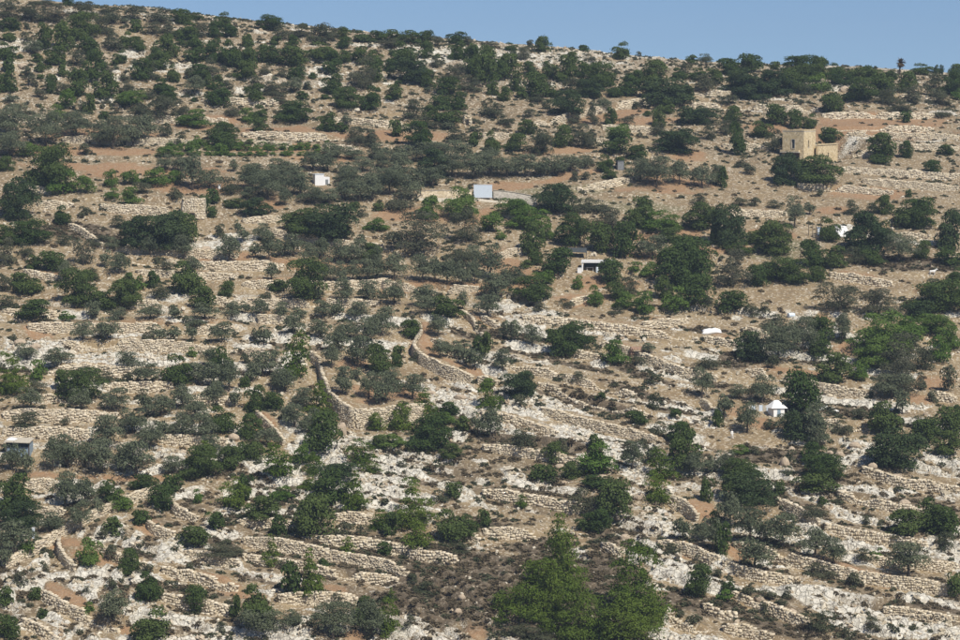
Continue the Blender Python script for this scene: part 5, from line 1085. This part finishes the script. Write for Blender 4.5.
# lower wing
X0, X1, HW = W1 + 0.003, W1 + 11.5, 5.5
b = B().wall(X0 - 1.2, X1, -1.2, 0.5, -3, HW, [(W1 + 1.5, W1 + 2.4, 2.4, 3.6), (W1 + 5.2, W1 + 6.1, 2.4, 3.6)])
b.box(X1 - 0.5, X1, -0.7, 5.2, -3, HW); b.box(X0, X1 - 0.5, 4.7, 5.2, 0, HW); b.done('wing_wall', M['housestone'], h)
B().box(X0, X1, -0.69, 5.2, HW + 0.002, HW + 0.2).done('wing_roof', M['concrete'], h)
B().box(X0 - 1.2, X1 + 0.05, -1.25, -0.9, HW + 0.204, HW + 0.55).done('wing_parapet', M['housestone'], h)
for a in (1.5, 5.2): B().box(W1 + a + 0.01, W1 + a + 0.89, -0.95, -0.91, 2.41, 3.59).done('window', M['glass'], h)

# ---- retaining walls of the road on both sides of the billboard, with a pale kerb in front
def strip_wall(name, label, cat, pix, hh, th, mat, lift=0.0, fwd=0.0):
    P = march([a[0] for a in pix], [a[1] for a in pix], HG)
    Q = smooth_path(P[:, :2], 0.0); Q[:, 1] -= fwd; m = len(Q)
    zg = np.interp(np.linspace(0, 1, m), np.linspace(0, 1, len(P)), P[:, 2]) + lift
    zt = zg + hh + 0.08 * (fbm(Q[:, 0] / 1.5, Q[:, 1], 2, 5) - 0.5)
    o = thing(name, label, cat, (Q[m // 2, 0], Q[m // 2, 1], zg[m // 2]))
    org = np.array(o.location)
    def ring(off, z): return np.c_[Q[:, 0], Q[:, 1] + off, z] - org
    def solid(nm, y0, y1, za, zb_, mt):
        V_ = np.concatenate([ring(y0, za), ring(y0, zb_), ring(y1, zb_), ring(y1, za)]); i = np.arange(m - 1)
        q = np.concatenate([np.stack([i + a * m, i + 1 + a * m, i + 1 + ((a + 1) % 4) * m, i + ((a + 1) % 4) * m], 1) for a in range(4)])
        q = np.concatenate([q, [[0, m, 2 * m, 3 * m], [m - 1, 4 * m - 1, 3 * m - 1, 2 * m - 1]]])
        link(nm, mesh_np(nm, V_, quads=q, mat=mt), o)
    solid('face', 0, th, zg - 2.5, zt, mat); 
    if hh > 1: solid('coping', -0.06, th + 0.06, zt + 0.004, zt + 0.14, M['concrete'])
    return o
strip_wall('retaining_wall', 'tan stone retaining wall running left from the blue-white billboard', 'wall', [(415, 198), (445, 197.8), (474, 198.2)], 1.75, 0.5, M['ruinstone'])
strip_wall('retaining_wall', 'grey stone retaining wall running right from the blue-white billboard', 'wall', [(491, 199.5), (515, 202), (539, 206.5)], 2.3, 0.5, M['greystone'])
strip_wall('kerb', 'pale kerb along the foot of the walls beside the billboard', 'kerb', [(416, 199.5), (445, 199.5), (478, 200.3), (515, 203.8), (538, 207.5)], 0.42, 0.5, M['concrete'], 0.0, 0.6)
# ---- billboard on two posts
p, s = at(483, 198)
o = thing('billboard', 'blank pale blue-white billboard panel on posts beside the roadside wall', 'billboard', (p[0], p[1] - 0.9, p[2]), math.radians(-6))
B().box(-18.5 * s / 2, 18.5 * s / 2, -0.06, 0.06, 0.2, 0.2 + 12.5 * s).done('panel', M['bluewhite'], o, 0.02)
fr_ = B(); w2 = 18.5 * s / 2; hz_ = 0.2 + 12.5 * s
fr_.box(-w2 - 0.1, w2 + 0.1, -0.1, 0.1, hz_ + 0.003, hz_ + 0.1); fr_.box(-w2 - 0.1, w2 + 0.1, -0.1, 0.1, 0.1, 0.197)
fr_.done('frame', M['white'], o)
for sgn in (-1, 1): B().tube([(sgn * w2 * 0.7, 0.16, -3.0), (sgn * w2 * 0.7, 0.16, hz_)], 0.07).done('post', M['grey'], o)
p, s = at(455.5, 195)
o = tag(B().tube([(0, 0, -0.5), (0.02, 0, 5.2 * 1.0)], [0.13, 0.09]).done('utility_pole', M['wood']), 'thin grey wooden pole left of the blue-white billboard', 'pole'); o.location = (p[0], p[1] + 0.5, zmin(p[0], p[1], 0.4))

# ---- small white cabin
p, s = at(322, 186)
o = thing('white_cabin', 'small whitewashed two-part cabin half hidden among olive trees', 'cabin', (p[0] + 0.1, p[1] + 0.5, zmin(p[0], p[1], 1)), math.radians(18))
B().box(-1.9, 0.4, 0, 2.4, 0, 3.2).done('main_block', M['white'], o, 0.03); B().box(0.403, 1.9, 0.2, 2.3, 0, 2.5).done('side_block', M['white'], o, 0.03)
B().box(-2.0, 0.5, -0.1, 2.5, 3.203, 3.3).done('roof', M['bluewhite'], o); B().box(0.8, 1.5, 0.16, 0.197, 0, 1.9).done('door', M['grey'], o)

# ---- white-roofed shelter with posts, and things round it
p, s = at(598, 271)
o = thing('shelter', 'open shelter with a flat white roof on white posts', 'shelter', (p[0], p[1], zmin(p[0], p[1], 2)), math.radians(-3))
hw = 33 * s / 2
B().box(-hw, hw, -1.4, 1.9, 3.1, 3.28).done('roof', M['white'], o, 0.02)
B().box(-hw - 0.05, hw + 0.05, -1.48, -1.403, 2.75, 3.3).done('roof_edge', M['white'], o)
for sx_ in (-1, 1):
    for y_ in (-1.2, 1.7): B().box(sx_ * (hw - 0.25) - 0.16, sx_ * (hw - 0.25) + 0.16, y_ - 0.12, y_ + 0.12, -0.8, 3.098).done('post', M['white'], o)
B().box(-hw + 0.5, hw - 0.5, 1.75, 1.85, -0.5, 3.0).done('back_screen', M['darknet'], o)
for (u, v, w_, hh, d_, nm, lab) in ((579.5, 273, 1.0, 1.2, 0.8, 'storage_box', 'white storage box standing at the left foot of the white-roofed shelter'), (590, 270.5, 1.6, 0.9, 0.8, 'work_table', 'white table under the left half of the white-roofed shelter'), (597, 272.5, 0.6, 1.3, 0.6, 'water_drum', 'upright pale drum in front of the white-roofed shelter')):
    q, s = at(u, v)
    t = thing(nm, lab, 'box' if nm[0] == 's' else 'table' if nm[0] == 'w' and nm[1] == 'o' else 'drum', (q[0], q[1], zmin(q[0], q[1], 0.4)))
    if nm == 'storage_box':
        B().box(-w_ / 2, w_ / 2, -d_ / 2, d_ / 2, 0, hh - 0.15).done('body', M['white'], t, 0.03); B().box(-w_ / 2 - 0.04, w_ / 2 + 0.04, -d_ / 2 - 0.04, d_ / 2 + 0.04, hh - 0.147, hh).done('lid', M['white'], t, 0.02)
    elif nm == 'work_table':
        B().box(-w_ / 2, w_ / 2, -d_ / 2, d_ / 2, hh - 0.08, hh).done('table_top', M['white'], t)
        for a in (-1, 1):
            for c in (-1, 1): B().box(a * (w_ / 2 - 0.1) - 0.04, a * (w_ / 2 - 0.1) + 0.04, c * (d_ / 2 - 0.1) - 0.04, c * (d_ / 2 - 0.1) + 0.04, -0.3, hh - 0.083).done('leg', M['white'], t)
    else:
        B().tube([(0, 0, -0.1), (0, 0, 0.02), (0, 0, hh * 0.5), (0, 0, hh)], [0.3, 0.31, 0.33, 0.3], 12).done('barrel', M['bluewhite'], t); B().tube([(0, 0, hh + 0.003), (0, 0, hh + 0.06)], 0.27, 12).done('lid', M['white'], t)
q, s = at(576, 257)
t = thing('shade_net_canopy', 'dark shade net canopy left of the white-roofed shelter', 'canopy', (q[0], q[1], zmin(q[0], q[1], 1)))
B().poly([(-2.7, -1.2, 1.7), (2.5, -1.2, 1.5), (2.5, 1.6, 2.4), (-2.7, 1.6, 2.5), (-2.7, -1.2, 1.64), (2.5, -1.2, 1.44), (2.5, 1.6, 2.34), (-2.7, 1.6, 2.44)], [(0, 1, 2, 3), (7, 6, 5, 4), (0, 4, 5, 1), (1, 5, 6, 2), (2, 6, 7, 3), (3, 7, 4, 0)]).done('net', M['darknet'], t)
for x_, y_, z_ in ((-2.6, -1.1, 1.62), (2.4, -1.1, 1.42), (2.4, 1.5, 2.3), (-2.6, 1.5, 2.4)): B().tube([(x_, y_, -0.5), (x_, y_, z_)], 0.05).done('pole', M['wood'], t)
q, s = at(571.3, 267.5)
t = tag(B().tube([(-0.25, 0, -0.4), (-0.1, 0, 0.6), (0.0, 0, 1.2), (-0.28, 0, 1.75)], [0.13, 0.16, 0.15, 0.1]).done('limestone_pillar', M['rubble'], smooth=True), 'leaning white stone pillar among shrubs left of the white-roofed shelter', 'stone'); t.location = (q[0], q[1], zmin(q[0], q[1], 0.3))

# ---- white tent and its windbreak
p, s = at(777, 413)
o = thing('tent', 'white canvas tent with a peaked roof left of a round dark tree', 'tent', (p[0] - 0.3, p[1] - 1.2, zmin(p[0], p[1] - 1.2, 1.0)), math.radians(25))
a_, hh, pk = 1.6, 1.8, 3.3
B().poly([(-a_ - .3, -a_ * .7 - .3, hh), (a_ + .3, -a_ * .7 - .3, hh - .15), (a_ + .2, a_ * .7 + .3, hh), (-a_ - .2, a_ * .7 + .3, hh), (-.45, 0, pk), (.5, 0, pk - .05)], [(0, 1, 5, 4), (1, 2, 5), (2, 3, 4, 5), (3, 0, 4), (3, 2, 1, 0)]).done('roof', M['canvas'], o)
B().box(-a_ * .8, a_ * .8, -a_ * .7, a_ * .7, 0.02, hh - 0.17, 0.04).done('walls', M['canvas'], o)
B().poly([(-.5, -a_ * .7 - .06, 0), (.4, -a_ * .7 - .07, 0), (.3, -a_ * .7 - .06, 1.5), (-.4, -a_ * .7 - .06, 1.5)], [(0, 1, 2, 3)]).done('door_flap', M['bluegrey'], o)
for x_ in (-1, 1): B().tube([(x_ * (a_ + .25), -a_ * .7 - .25, -0.3), (x_ * (a_ + .25), -a_ * .7 - .25, hh - 0.05)], 0.04).done('pole', M['grey'], o)
q0, _ = at(748, 411); q1, _ = at(770, 412)
t = thing('sheet_fence', 'low pale grey sheet fence running left from the white tent', 'fence', (q0[0], q0[1], zmin(q0[0], q0[1], 0.4)), math.atan2(q1[1] - q0[1], q1[0] - q0[0]))
ln = float(np.hypot(*(q1 - q0)[:2])); npan = 6
for i in range(npan): B().box(ln * i / npan + 0.02, ln * (i + 1) / npan - 0.02, -0.03 + 0.02 * (i % 2), 0.02 + 0.02 * (i % 2), 0.0, 1.25 + 0.1 * random.random()).done('sheet', M['bluewhite'] if i % 2 else M['concrete'], t)
for i in range(npan + 1): B().tube([(ln * i / npan, 0.09, -0.4), (ln * i / npan, 0.09, 1.4)], 0.04, 6).done('post', M['grey'], t)
for (u, v, r_, lab) in ((820, 410.5, 0.9, 'white stone slab lying in brown scrub right of the white tent'), (824, 408, 0.6, 'small white stone behind the slab right of the white tent'), (836, 412.5, 0.7, 'lone white stone farther right of the white tent'), (781, 417.5, 0.5, 'small white bag at the foot of the white tent')):
    q, s = at(u, v); vv = IV * rng.uniform(0.8, 1.15, (12, 1)) * np.array([r_ * 1.3, r_ * 0.8, r_ * 0.5])
    t = tag(link('white_stone', mesh_np('white_stone', vv, tris=IF, mat=M['canvas']), loc=(q[0], q[1], float(HG(q[0], q[1])) + 0.15)), lab, 'stone')

# ---- flat-roofed cabin at the left edge
p, s = at(17, 457)
o = thing('flat_roofed_cabin', 'low cabin with a pale flat roof over a dark open front', 'cabin', (p[0] + 0.3, p[1] - 0.6, float(HG(p[0], p[1])) + 0.1), math.radians(-4))
hw = 2.3
B().poly([(-hw - .2, -0.9, 2.75), (hw + .2, -0.9, 2.6), (hw + .2, 3, 3.0), (-hw - .2, 3, 3.15), (-hw - .2, -0.9, 2.9), (hw + .2, -0.9, 2.75), (hw + .2, 3, 3.15), (-hw - .2, 3, 3.3)], [(3, 2, 1, 0), (4, 5, 6, 7), (0, 1, 5, 4), (1, 2, 6, 5), (2, 3, 7, 6), (3, 0, 4, 7)]).done('roof', M['concrete'], o)
B().box(-hw, hw, -0.1, 0.0, -2, 1.75).done('front_panel', M['bluegrey'], o); bk = B(); bk.box(-hw, hw, 2.7, 2.8, -2, 2.6); bk.box(-hw, -hw + .1, 0.003, 2.697, -2, 2.6); bk.box(hw - .1, hw, 0.003, 2.697, -2, 2.6); bk.done('walls', M['bluegrey'], o)
for x_ in (-hw + .1, 0, hw - .1): B().box(x_ - .07, x_ + .07, -0.25, -0.105, -2, 2.6).done('post', M['wood'], o)
B().poly([(-hw, 0.2, 3.05), (-0.8, 0.2, 3.0), (-0.3, 1.4, 3.15), (-hw, 1.6, 3.25), (-1.4, 0.9, 3.55)], [(0, 1, 4), (1, 2, 4), (2, 3, 4), (3, 0, 4), (3, 2, 1, 0)]).done('roof_tarp', M['white'], o)

# ---- round stone field hut, ruined, and two smaller huts
def hut(name, label, u, v, wpx, hpx, mat, door, slope=0.2, dpx=None):
    p, s = at(u, v); rw = wpx * s / 2; hh = hpx * s
    o = thing(name, label, 'hut', (p[0], p[1] + rw * 0.6, zmin(p[0], p[1] + rw * .6, rw * 0.7)))
    off = float(HG(p[0], p[1])) - o.location.z; hh += max(off, 0)
    nseg, nlev = 22, 9; V_, Q_ = [], []
    for k in range(nlev):
        f = k / (nlev - 1)
        for j in range(nseg):
            an = 6.2832 * j / nseg; r = rw * (1 - slope * f) * random.uniform(0.965, 1.035)
            sq = max(abs(math.cos(an)), abs(math.sin(an))) ** -0.55
            V_.append((math.cos(an) * r * sq, math.sin(an) * r * sq * 0.85, hh * f * random.uniform(0.97, 1.03) + (0.25 * math.sin(an * 2 + u) * f)))
    for k in range(nlev - 1):
        for j in range(nseg): Q_.append((k * nseg + j, k * nseg + (j + 1) % nseg, (k + 1) * nseg + (j + 1) % nseg, (k + 1) * nseg + j))
    b_ = B().poly(V_, Q_ + [tuple((nlev - 1) * nseg + j for j in range(nseg))]); b_.done('wall', mat, o)
    # facing stones round the wall
    tt_ = np.linspace(0, 6.2832, 90); sq_ = np.maximum(np.abs(np.cos(tt_)), np.abs(np.sin(tt_))) ** -0.55
    cs, ts, ns, ls, ds, hs = [], [], [], [], [], []; z_ = 0.1
    while z_ < hh - 0.1:
        ch = random.uniform(0.24, 0.42); an = random.uniform(0, 0.3)
        while an < 6.2832:
            f = z_ / hh; r = rw * (1 - slope * f) * max(abs(math.cos(an)), abs(math.sin(an))) ** -0.55
            l = random.uniform(0.3, 0.75)
            nn_ = np.array([math.cos(an) * 0.85, math.sin(an)]); nn_ /= np.linalg.norm(nn_)
            if abs(an - 4.712) * rw > door[0] * 0.75 or z_ > max(off, 0) + door[1] + 0.1:
                if z_ < hh - 0.6 - 0.5 * math.sin(an * 2.3 + u) or random.random() < 0.75:
                    cs.append([math.cos(an) * (r + 0.12), math.sin(an) * (r + 0.12) * 0.85, z_ + ch / 2 + random.uniform(-.05, .05)]); ts.append([-nn_[1], nn_[0]]); ns.append(nn_); ls.append(l); ds.append(0.4); hs.append(ch * random.uniform(.9, 1.15))
            an += l / max(r, 0.5)
        z_ += ch
    sv, sq2 = stone_boxes(np.array(cs), np.array(ts), np.array(ns), np.array(ls), np.array(ds), np.array(hs))
    so_ = link('stones', mesh_np('hut_stones', sv, quads=sq2, mat=M['redstone_bayshade'] if mat is M['redstone_bayshade'] else M['wallstone']), o); so_['kind'] = 'stuff'
    dw, dh = door
    yf = -rw * 0.85 * (1.0)
    B().box(-dw / 2, dw / 2, yf - 0.22, yf + 0.5, max(off, 0) * .8, max(off, 0) + dh).done('doorway', M['dark'], o)  # solid dark block, no hole cut: the unlit inside is put into its colour
    B().box(-dw / 2 - .25, dw / 2 + .25, yf - 0.3, yf + 0.4, max(off, 0) + dh + .003, max(off, 0) + dh + .3, 0.02).done('lintel', M['ruinstone'], o)
    return o
hut('field_hut', 'ruined square stone field hut with a small dark doorway', 193, 219, 26, 19, M['ruinstone'], (0.75, 1.4), 0.16)
hut('doorway_hut', 'tiny pale stone hut with a dark doorway high on the slope', 467.5, 125.5, 8, 8.5, M['housestone'], (0.7, 1.3), 0.12)
hut('reddish_hut', 'small reddish stone hut beside a bright green bush', 636.5, 359, 13, 9, M['redstone_bayshade'], (0.9, 1.2), 0.12)

# ---- white tarpaulin, white sheet, boxes, tanks, posts
def drape(name, label, u, v, wpx, dpx_m, hm, mat, cat):
    p, s = at(u, v); w_ = wpx * s / 2; nx, ny = 14, 8; V_, F_ = [], []
    for j in range(ny):
        for i in range(nx):
            x = (i / (nx - 1) * 2 - 1) * w_ * (1 + 0.06 * math.sin(j * 2.1)); y = (j / (ny - 1)) * dpx_m
            e = min(1, 4 * min(i, nx - 1 - i) / (nx - 1) + 0.0) * min(1, 3.0 * min(j, ny - 1 - j) / (ny - 1))
            V_.append((p[0] + x, p[1] + y, float(HG(p[0] + x, p[1] + y)) + 0.06 + hm * e ** 0.5 + 0.12 * math.sin(i * 1.9 + j) * e))
    for j in range(ny - 1):
        for i in range(nx - 1): F_.append((j * nx + i, j * nx + i + 1, (j + 1) * nx + i + 1, (j + 1) * nx + i))
    V_ = np.array(V_); base = np.array([p[0], p[1], V_[:, 2].min()]); V2 = V_ - base
    me = mesh_np(name, V2, quads=F_, mat=mat, smooth=True); o = link(name, me, loc=base)
    so = o.modifiers.new('thick', 'SOLIDIFY'); so.thickness = 0.05; so.offset = 1
    return tag(o, label, cat)
drape('tarpaulin', 'bright white tarpaulin spread on the slope left of a big dark carob', 844, 238, 13, 9.0, 0.4, M['canvas'], 'tarpaulin')
drape('white_sheet', 'long low white sheet lying on pale ground in the middle right', 712, 334, 19, 2.2, 0.75, M['canvas'], 'sheet')
def crate(name, label, cat, u, v, wpx, hpx, d_, mat, lidmat=None, rz=0.2):
    p, s = at(u, v); w_, hh = wpx * s, hpx * s
    o = thing(name, label, cat, (p[0], p[1], zmin(p[0], p[1], 0.4)), rz)
    B().box(-w_ / 2, w_ / 2, -d_ / 2, d_ / 2, 0, hh * 0.9).done('body', mat, o, 0.04); B().box(-w_ / 2 - .05, w_ / 2 + .05, -d_ / 2 - .05, d_ / 2 + .05, hh * 0.9 + .003, hh).done('lid', lidmat or mat, o, 0.03)
    return o
crate('beehive_box', 'small white box above the white tarpaulin', 'box', 857.5, 220, 3.2, 4.5, 0.7, M['white'])
crate('water_tank', 'upright dark grey water tank beside the pale track', 'tank', 620, 169.5, 6.5, 9.5, 1.6, M['grey'], M['darknet'])
crate('pale_box', 'pale blue upright box near the pale track left of the grey tank', 'box', 603.5, 171, 3.2, 6, 0.8, M['bluewhite'])
crate('blue_box', 'pale blue box at the foot of the thin fence poles', 'box', 819, 235, 3.6, 8, 0.8, M['bluewhite'], M['blue'])
crate('white_sign', 'tiny white sign among olive trees above the ruined stone hut', 'sign', 219.5, 189, 2.6, 5, 0.2, M['white'])
p, s = at(791, 317)
t = thing('blue_drum', 'blue and white drum lying beside a shrub in the brown field', 'drum', (p[0], p[1], zmin(p[0], p[1], .4) + 0.4), 0.5)
B().tube([(-.75, 0, 0.1), (0, 0, 0.1), (.75, 0, 0.1)], [0.5, 0.54, 0.5], 14).done('barrel', M['bluewhite'], t); B().tube([(.753, 0, 0.1), (.82, 0, 0.1)], 0.46, 14).done('lid', M['blue'], t)
p, s = at(33.5, 539)
t = thing('pale_post', 'upright pale blue-white post beside an olive terrace near the left edge', 'post', (p[0], p[1], zmin(p[0], p[1], .3)))
B().box(-0.22, 0.22, -0.2, 0.2, -0.3, 1.9).done('shaft', M['bluewhite'], t, 0.03); B().box(-0.28, 0.28, -0.26, 0.26, 1.903, 2.0).done('cap', M['white'], t)
for i, (u, v, hh) in enumerate(((808.5, 236, 16), (812.5, 236, 12), (816, 236, 11), (820.5, 237, 20))):
    p, s = at(u, v)
    t = tag(B().tube([(0, 0, -0.4), (0.05, 0, hh * s * .5), (0.02, 0, hh * s)], [0.09, 0.08, 0.06], 6).done('fence_pole', M['wood']), ('first', 'second', 'third', 'fourth and tallest')[i] + ' from left of the thin dark poles beside the pale blue box', 'pole', 'thin dark poles'); t.location = (p[0], p[1], zmin(p[0], p[1], .3))
p, s = at(930.5, 268)
t = tag(B().tube([(0, 0, -0.3), (0.03, 0, 0.6), (0, 0, 1.1), (0.05, 0, 1.3)], [0.2, 0.18, 0.25, 0.3], 8).done('tree_stump', M['wood']), 'short dark stump standing behind the white animal', 'stump'); t.location = (p[0], p[1], zmin(p[0], p[1], .3))

# ---- low stone buildings on the skyline
for (u, v, wpx, hpx, lab) in ((852, 72, 24, 3.5, 'long low stone building behind the skyline trees left of the palm'), (883, 75.5, 18, 4.5, 'small flat-roofed stone building just left of the skyline palm')):
    p, s = at(u, v); hw = wpx * s / 2; hh = hpx * s
    o = thing('stone_building', lab, 'building', (p[0], p[1] + 6, zmin(p[0], p[1] + 6, 3)))
    hh += max(0, float(HG(p[0], p[1])) - o.location.z)
    B().wall(-hw, hw, 0, 0.5, 0, hh, [(hw * .3, hw * .3 + 1.0, hh - 1.6, hh - 0.5)]).box(-hw, hw, 4.5, 5, 0, hh).box(-hw, -hw + .5, .503, 4.497, 0, hh).box(hw - .5, hw, .503, 4.497, 0, hh).done('wall', M['ruinstone'], o)
    B().box(-hw - .1, hw + .1, -.1, 5.1, hh + .003, hh + .25).done('roof', M['concrete'], o)
    B().box(hw * .3 + .01, hw * .3 + .99, 0.2, 0.24, hh - 1.59, hh - .51).done('window', M['glass'], o)

# ---- palm on the skyline
p, s = at(900.5, 75)
t = thing('palm_tree', 'lone reddish-brown palm standing on the right skyline', 'tree', (p[0], p[1] + 2, zmin(p[0], p[1] + 2, .4)))
th_ = 7.5 * s + max(0, float(HG(p[0], p[1])) - t.location.z) + 0.6
B().tube([(0, 0, -0.4), (0.05, 0, th_ * .5), (0.3, 0, th_)], [0.28, 0.22, 0.18]).done('trunk', M['bark'], t)
fv, fq = [], []
for i in range(130):
    an = random.uniform(0, 6.28); el = random.uniform(-0.9, 1.4); ln = random.uniform(1.1, 1.9); prev = np.array([0.3, 0, th_ + 0.5])
    d = np.array([math.cos(an) * math.cos(el), math.sin(an) * math.cos(el), math.sin(el)]); sd2 = np.array([-math.sin(an), math.cos(an), 0])
    for k in range(5):
        nx_ = prev + d * ln / 5; wd = 0.42 * (1 - k / 5.5)
        i0 = len(fv); fv += [prev - sd2 * wd, prev + sd2 * wd - [0, 0, .05], nx_ + sd2 * wd * .8 - [0, 0, .05], nx_ - sd2 * wd * .8]; fq.append([i0, i0 + 1, i0 + 2, i0 + 3])
        prev = nx_; d = d + np.array([0, 0, -0.22]); d /= np.linalg.norm(d)
link('crown', mesh_np('palm_crown', fv, quads=fq, mat=M['palm']), t)

# ---- person in white and a white animal
def skin(name, joints, edges, rad, mat, parent=None, lev=2):
    me = bpy.data.meshes.new(name); me.from_pydata(joints, edges, []); me.update()
    o = link(name, me, parent); me.materials.append(mat)
    m = o.modifiers.new('skin', 'SKIN'); m.use_smooth_shade = True
    for i, r in enumerate(rad):
        sv = me.skin_vertices[0].data[i]; sv.radius = (r, r) if not hasattr(r, '__len__') else r; sv.use_root = (i == 0)
    sm = o.modifiers.new('sub', 'SUBSURF'); sm.levels = sm.render_levels = lev
    return o
p, s = at(732, 439)
o = thing('person', 'person in white robe and trousers walking below the olive tree', 'person', (p[0], p[1], float(HG(p[0], p[1]))), math.radians(20))
J = [(0, 0, .95), (0, 0, 1.15), (0, 0, 1.38), (0, -.01, 1.5), (.1, 0, .88), (.12, -.12, .5), (.12, -.16, .08), (.12, -.27, .05), (-.1, 0, .88), (-.11, .1, .5), (-.12, .24, .1), (-.12, .14, .05),
     (.2, 0, 1.4), (.27, .04, 1.12), (.28, -.1, .88), (-.2, 0, 1.4), (-.27, -.06, 1.12), (-.28, -.18, .9)]
E = [(0, 1), (1, 2), (2, 3), (0, 4), (4, 5), (5, 6), (6, 7), (0, 8), (8, 9), (9, 10), (10, 11), (2, 12), (12, 13), (13, 14), (2, 15), (15, 16), (16, 17)]
R_ = [(.18, .13), (.17, .12), (.19, .12), .065, .12, .095, .07, .05, .12, .095, .07, .05, .075, .06, .045, .075, .06, .045]
skin('body', J, E, R_, M['cloth_white'], o)
skin('head', [(0, -.02, 1.5), (0, -.03, 1.6), (0, -.05, 1.68), (0, -.03, 1.75), (0, -.13, 1.63)], [(0, 1), (1, 2), (2, 3), (1, 4)], [.055, (.085, .1), (.09, .11), .05, .025], M['skin'], o)
skin('head_scarf', [(0, .0, 1.76), (0, .05, 1.66), (0, .1, 1.5)], [(0, 1), (1, 2)], [(.1, .1), (.115, .07), (.13, .04)], M['cloth_white'], o)
for sgn, y_ in ((1, -.16), (-1, -.22)):
    for fi in range(5):
        x_ = sgn * (.28) + (-.03 + .016 * fi) * 1.0
        skin('finger', [(x_, y_ + .03, .86), (x_, y_, .81), (x_ - sgn * .005, y_ - .03, .76 + (.03 if fi in (0, 4) else 0))], [(0, 1), (1, 2)], [.01, .009, .007], M['skin'], o, 1)
p, s = at(932.5, 277)
o = thing('white_animal', 'white four-legged animal standing on dry grass near the right edge', 'animal', (p[0], p[1], float(HG(p[0], p[1])) - 0.02), math.radians(-8))
J = [(-.5, 0, 1.0), (-.1, 0, .97), (.4, 0, 1.03), (.62, 0, 1.15), (.85, 0, 1.42), (1.0, 0, 1.46), (1.22, 0, 1.3), (-.62, 0, 1.05), (-.78, 0, .85), (-.8, 0, .5)]
E = [(0, 1), (1, 2), (2, 3), (3, 4), (4, 5), (5, 6), (0, 7), (7, 8), (8, 9)]
R_ = [(.25, .27), (.26, .24), (.24, .28), (.17, .22), (.11, .15), (.1, .12), .065, .12, .03, .05]
for sy_ in (-.15, .15):
    i = len(J); J += [(-.55, sy_, .8), (-.42, sy_, .62), (-.62, sy_, .36), (-.58, sy_, .08), (-.53, sy_, .03)]; E += [(0, i), (i, i + 1), (i + 1, i + 2), (i + 2, i + 3), (i + 3, i + 4)]; R_ += [.15, .09, .055, .045, .05]
    i = len(J); J += [(.42, sy_, .78), (.43, sy_, .4), (.42, sy_, .08), (.46, sy_, .03)]; E += [(2, i), (i, i + 1), (i + 1, i + 2), (i + 2, i + 3)]; R_ += [.11, .06, .045, .05]
for sy_ in (-.07, .07):
    i = len(J); J += [(.95, sy_, 1.58), (.93, sy_ * 1.5, 1.74)]; E += [(5, i), (i, i + 1)]; R_ += [.04, .02]
skin('body', J, E, R_, M['cloth_white'], o)

# ---- the larger single boulders
BOULD = "265 405 12 12;341 436 14 20;325 430 10 10;233 441 14 10;118 451 9 6;785 468 12 14;792 452 9 8;690 462 18 8;602 480 16 8;560 470 14 8;352 462 12 12;462 600 9 8;458 615 10 8;855 448 14 9;873 470 12 9;840 458 12 9;897 480 14 8;640 500 16 10;655 505 12 8;620 520 14 10;625 540 14 9;905 505 14 8;760 603 12 8;780 612 12 8;792 617 14 9;830 455 9 7;940 545 14 9;895 530 12 8;20 345 16 8;35 349 14 7;270 300 14 8;250 310 12 7;205 251 14 8;22 68 12 7;105 58 9 6;118 60 9 6;305 72 10 6;845 92 14 9;850 96 12 8;430 395 14 7;460 400 16 8;535 430 12 7;580 380 14 6"
for e in BOULD.split(';'):
    u, v, wp, hp = map(float, e.split())
    q, s = at(u, v); w_, hh = wp * s * .85, hp * s * .85
    bm = bmesh.new(); bmesh.ops.create_icosphere(bm, subdivisions=2, radius=0.5)
    so = Vector((random.random() * 50, random.random() * 50, random.random() * 50))
    from mathutils import noise as mn
    for vv in bm.verts:
        nn = mn.noise(vv.co * 2.2 + so) * 0.28 + mn.noise(vv.co * 5 + so) * 0.12
        vv.co *= 1 + nn
        vv.co.z = round(vv.co.z * 5) / 5 * 0.5 + vv.co.z * 0.5          # bedded limestone
    for vv in bm.verts: vv.co = Vector((vv.co.x * w_, vv.co.y * w_ * .8, vv.co.z * hh * 1.1))
    me = bpy.data.meshes.new('boulder'); bm.to_mesh(me); bm.free(); me.materials.append(M['rubble'])
    o = link('boulder', me, loc=(q[0], q[1] + w_ * .2, float(HG(q[0], q[1])) + hh * .2)); o.rotation_euler.z = random.uniform(-.4, .4)
    o['category'] = 'boulder'; o['group'] = 'pale limestone boulders'; want_label(o, ('large ' if w_ > 2.3 else '') + 'pale limestone boulder', u, v)
settle_labels()

# ------------------------------------------------------------------ the air between: one box of thin haze round everything up to behind the crest
vm, n, out = newmat('haze')
pv = n.nodes.new('ShaderNodeVolumePrincipled')
pv.inputs['Color'].default_value = (0.62, 0.78, 1.0, 1); pv.inputs['Density'].default_value = 0.00012; pv.inputs['Anisotropy'].default_value = 0.1
n.links.new(pv.outputs[0], out.inputs['Volume'])
zlo, zhi = float(GZ.min()) - 1.0, 45.0
XB = float(np.abs(GX).max()) + 5
hb = B().box(-XB, XB, float(YY[0]) - 5, float(YY[-1]) + 5, zlo, zhi).done('haze', vm); hb['kind'] = 'stuff'; tag(hb, 'thin pale blue haze lying over the hillside', 'haze')
print('TRIS', sum(sum(len(p.vertices) - 2 for p in me.polygons) if len(me.polygons) < 3000 else len(me.polygons) * 2 for me in bpy.data.meshes))
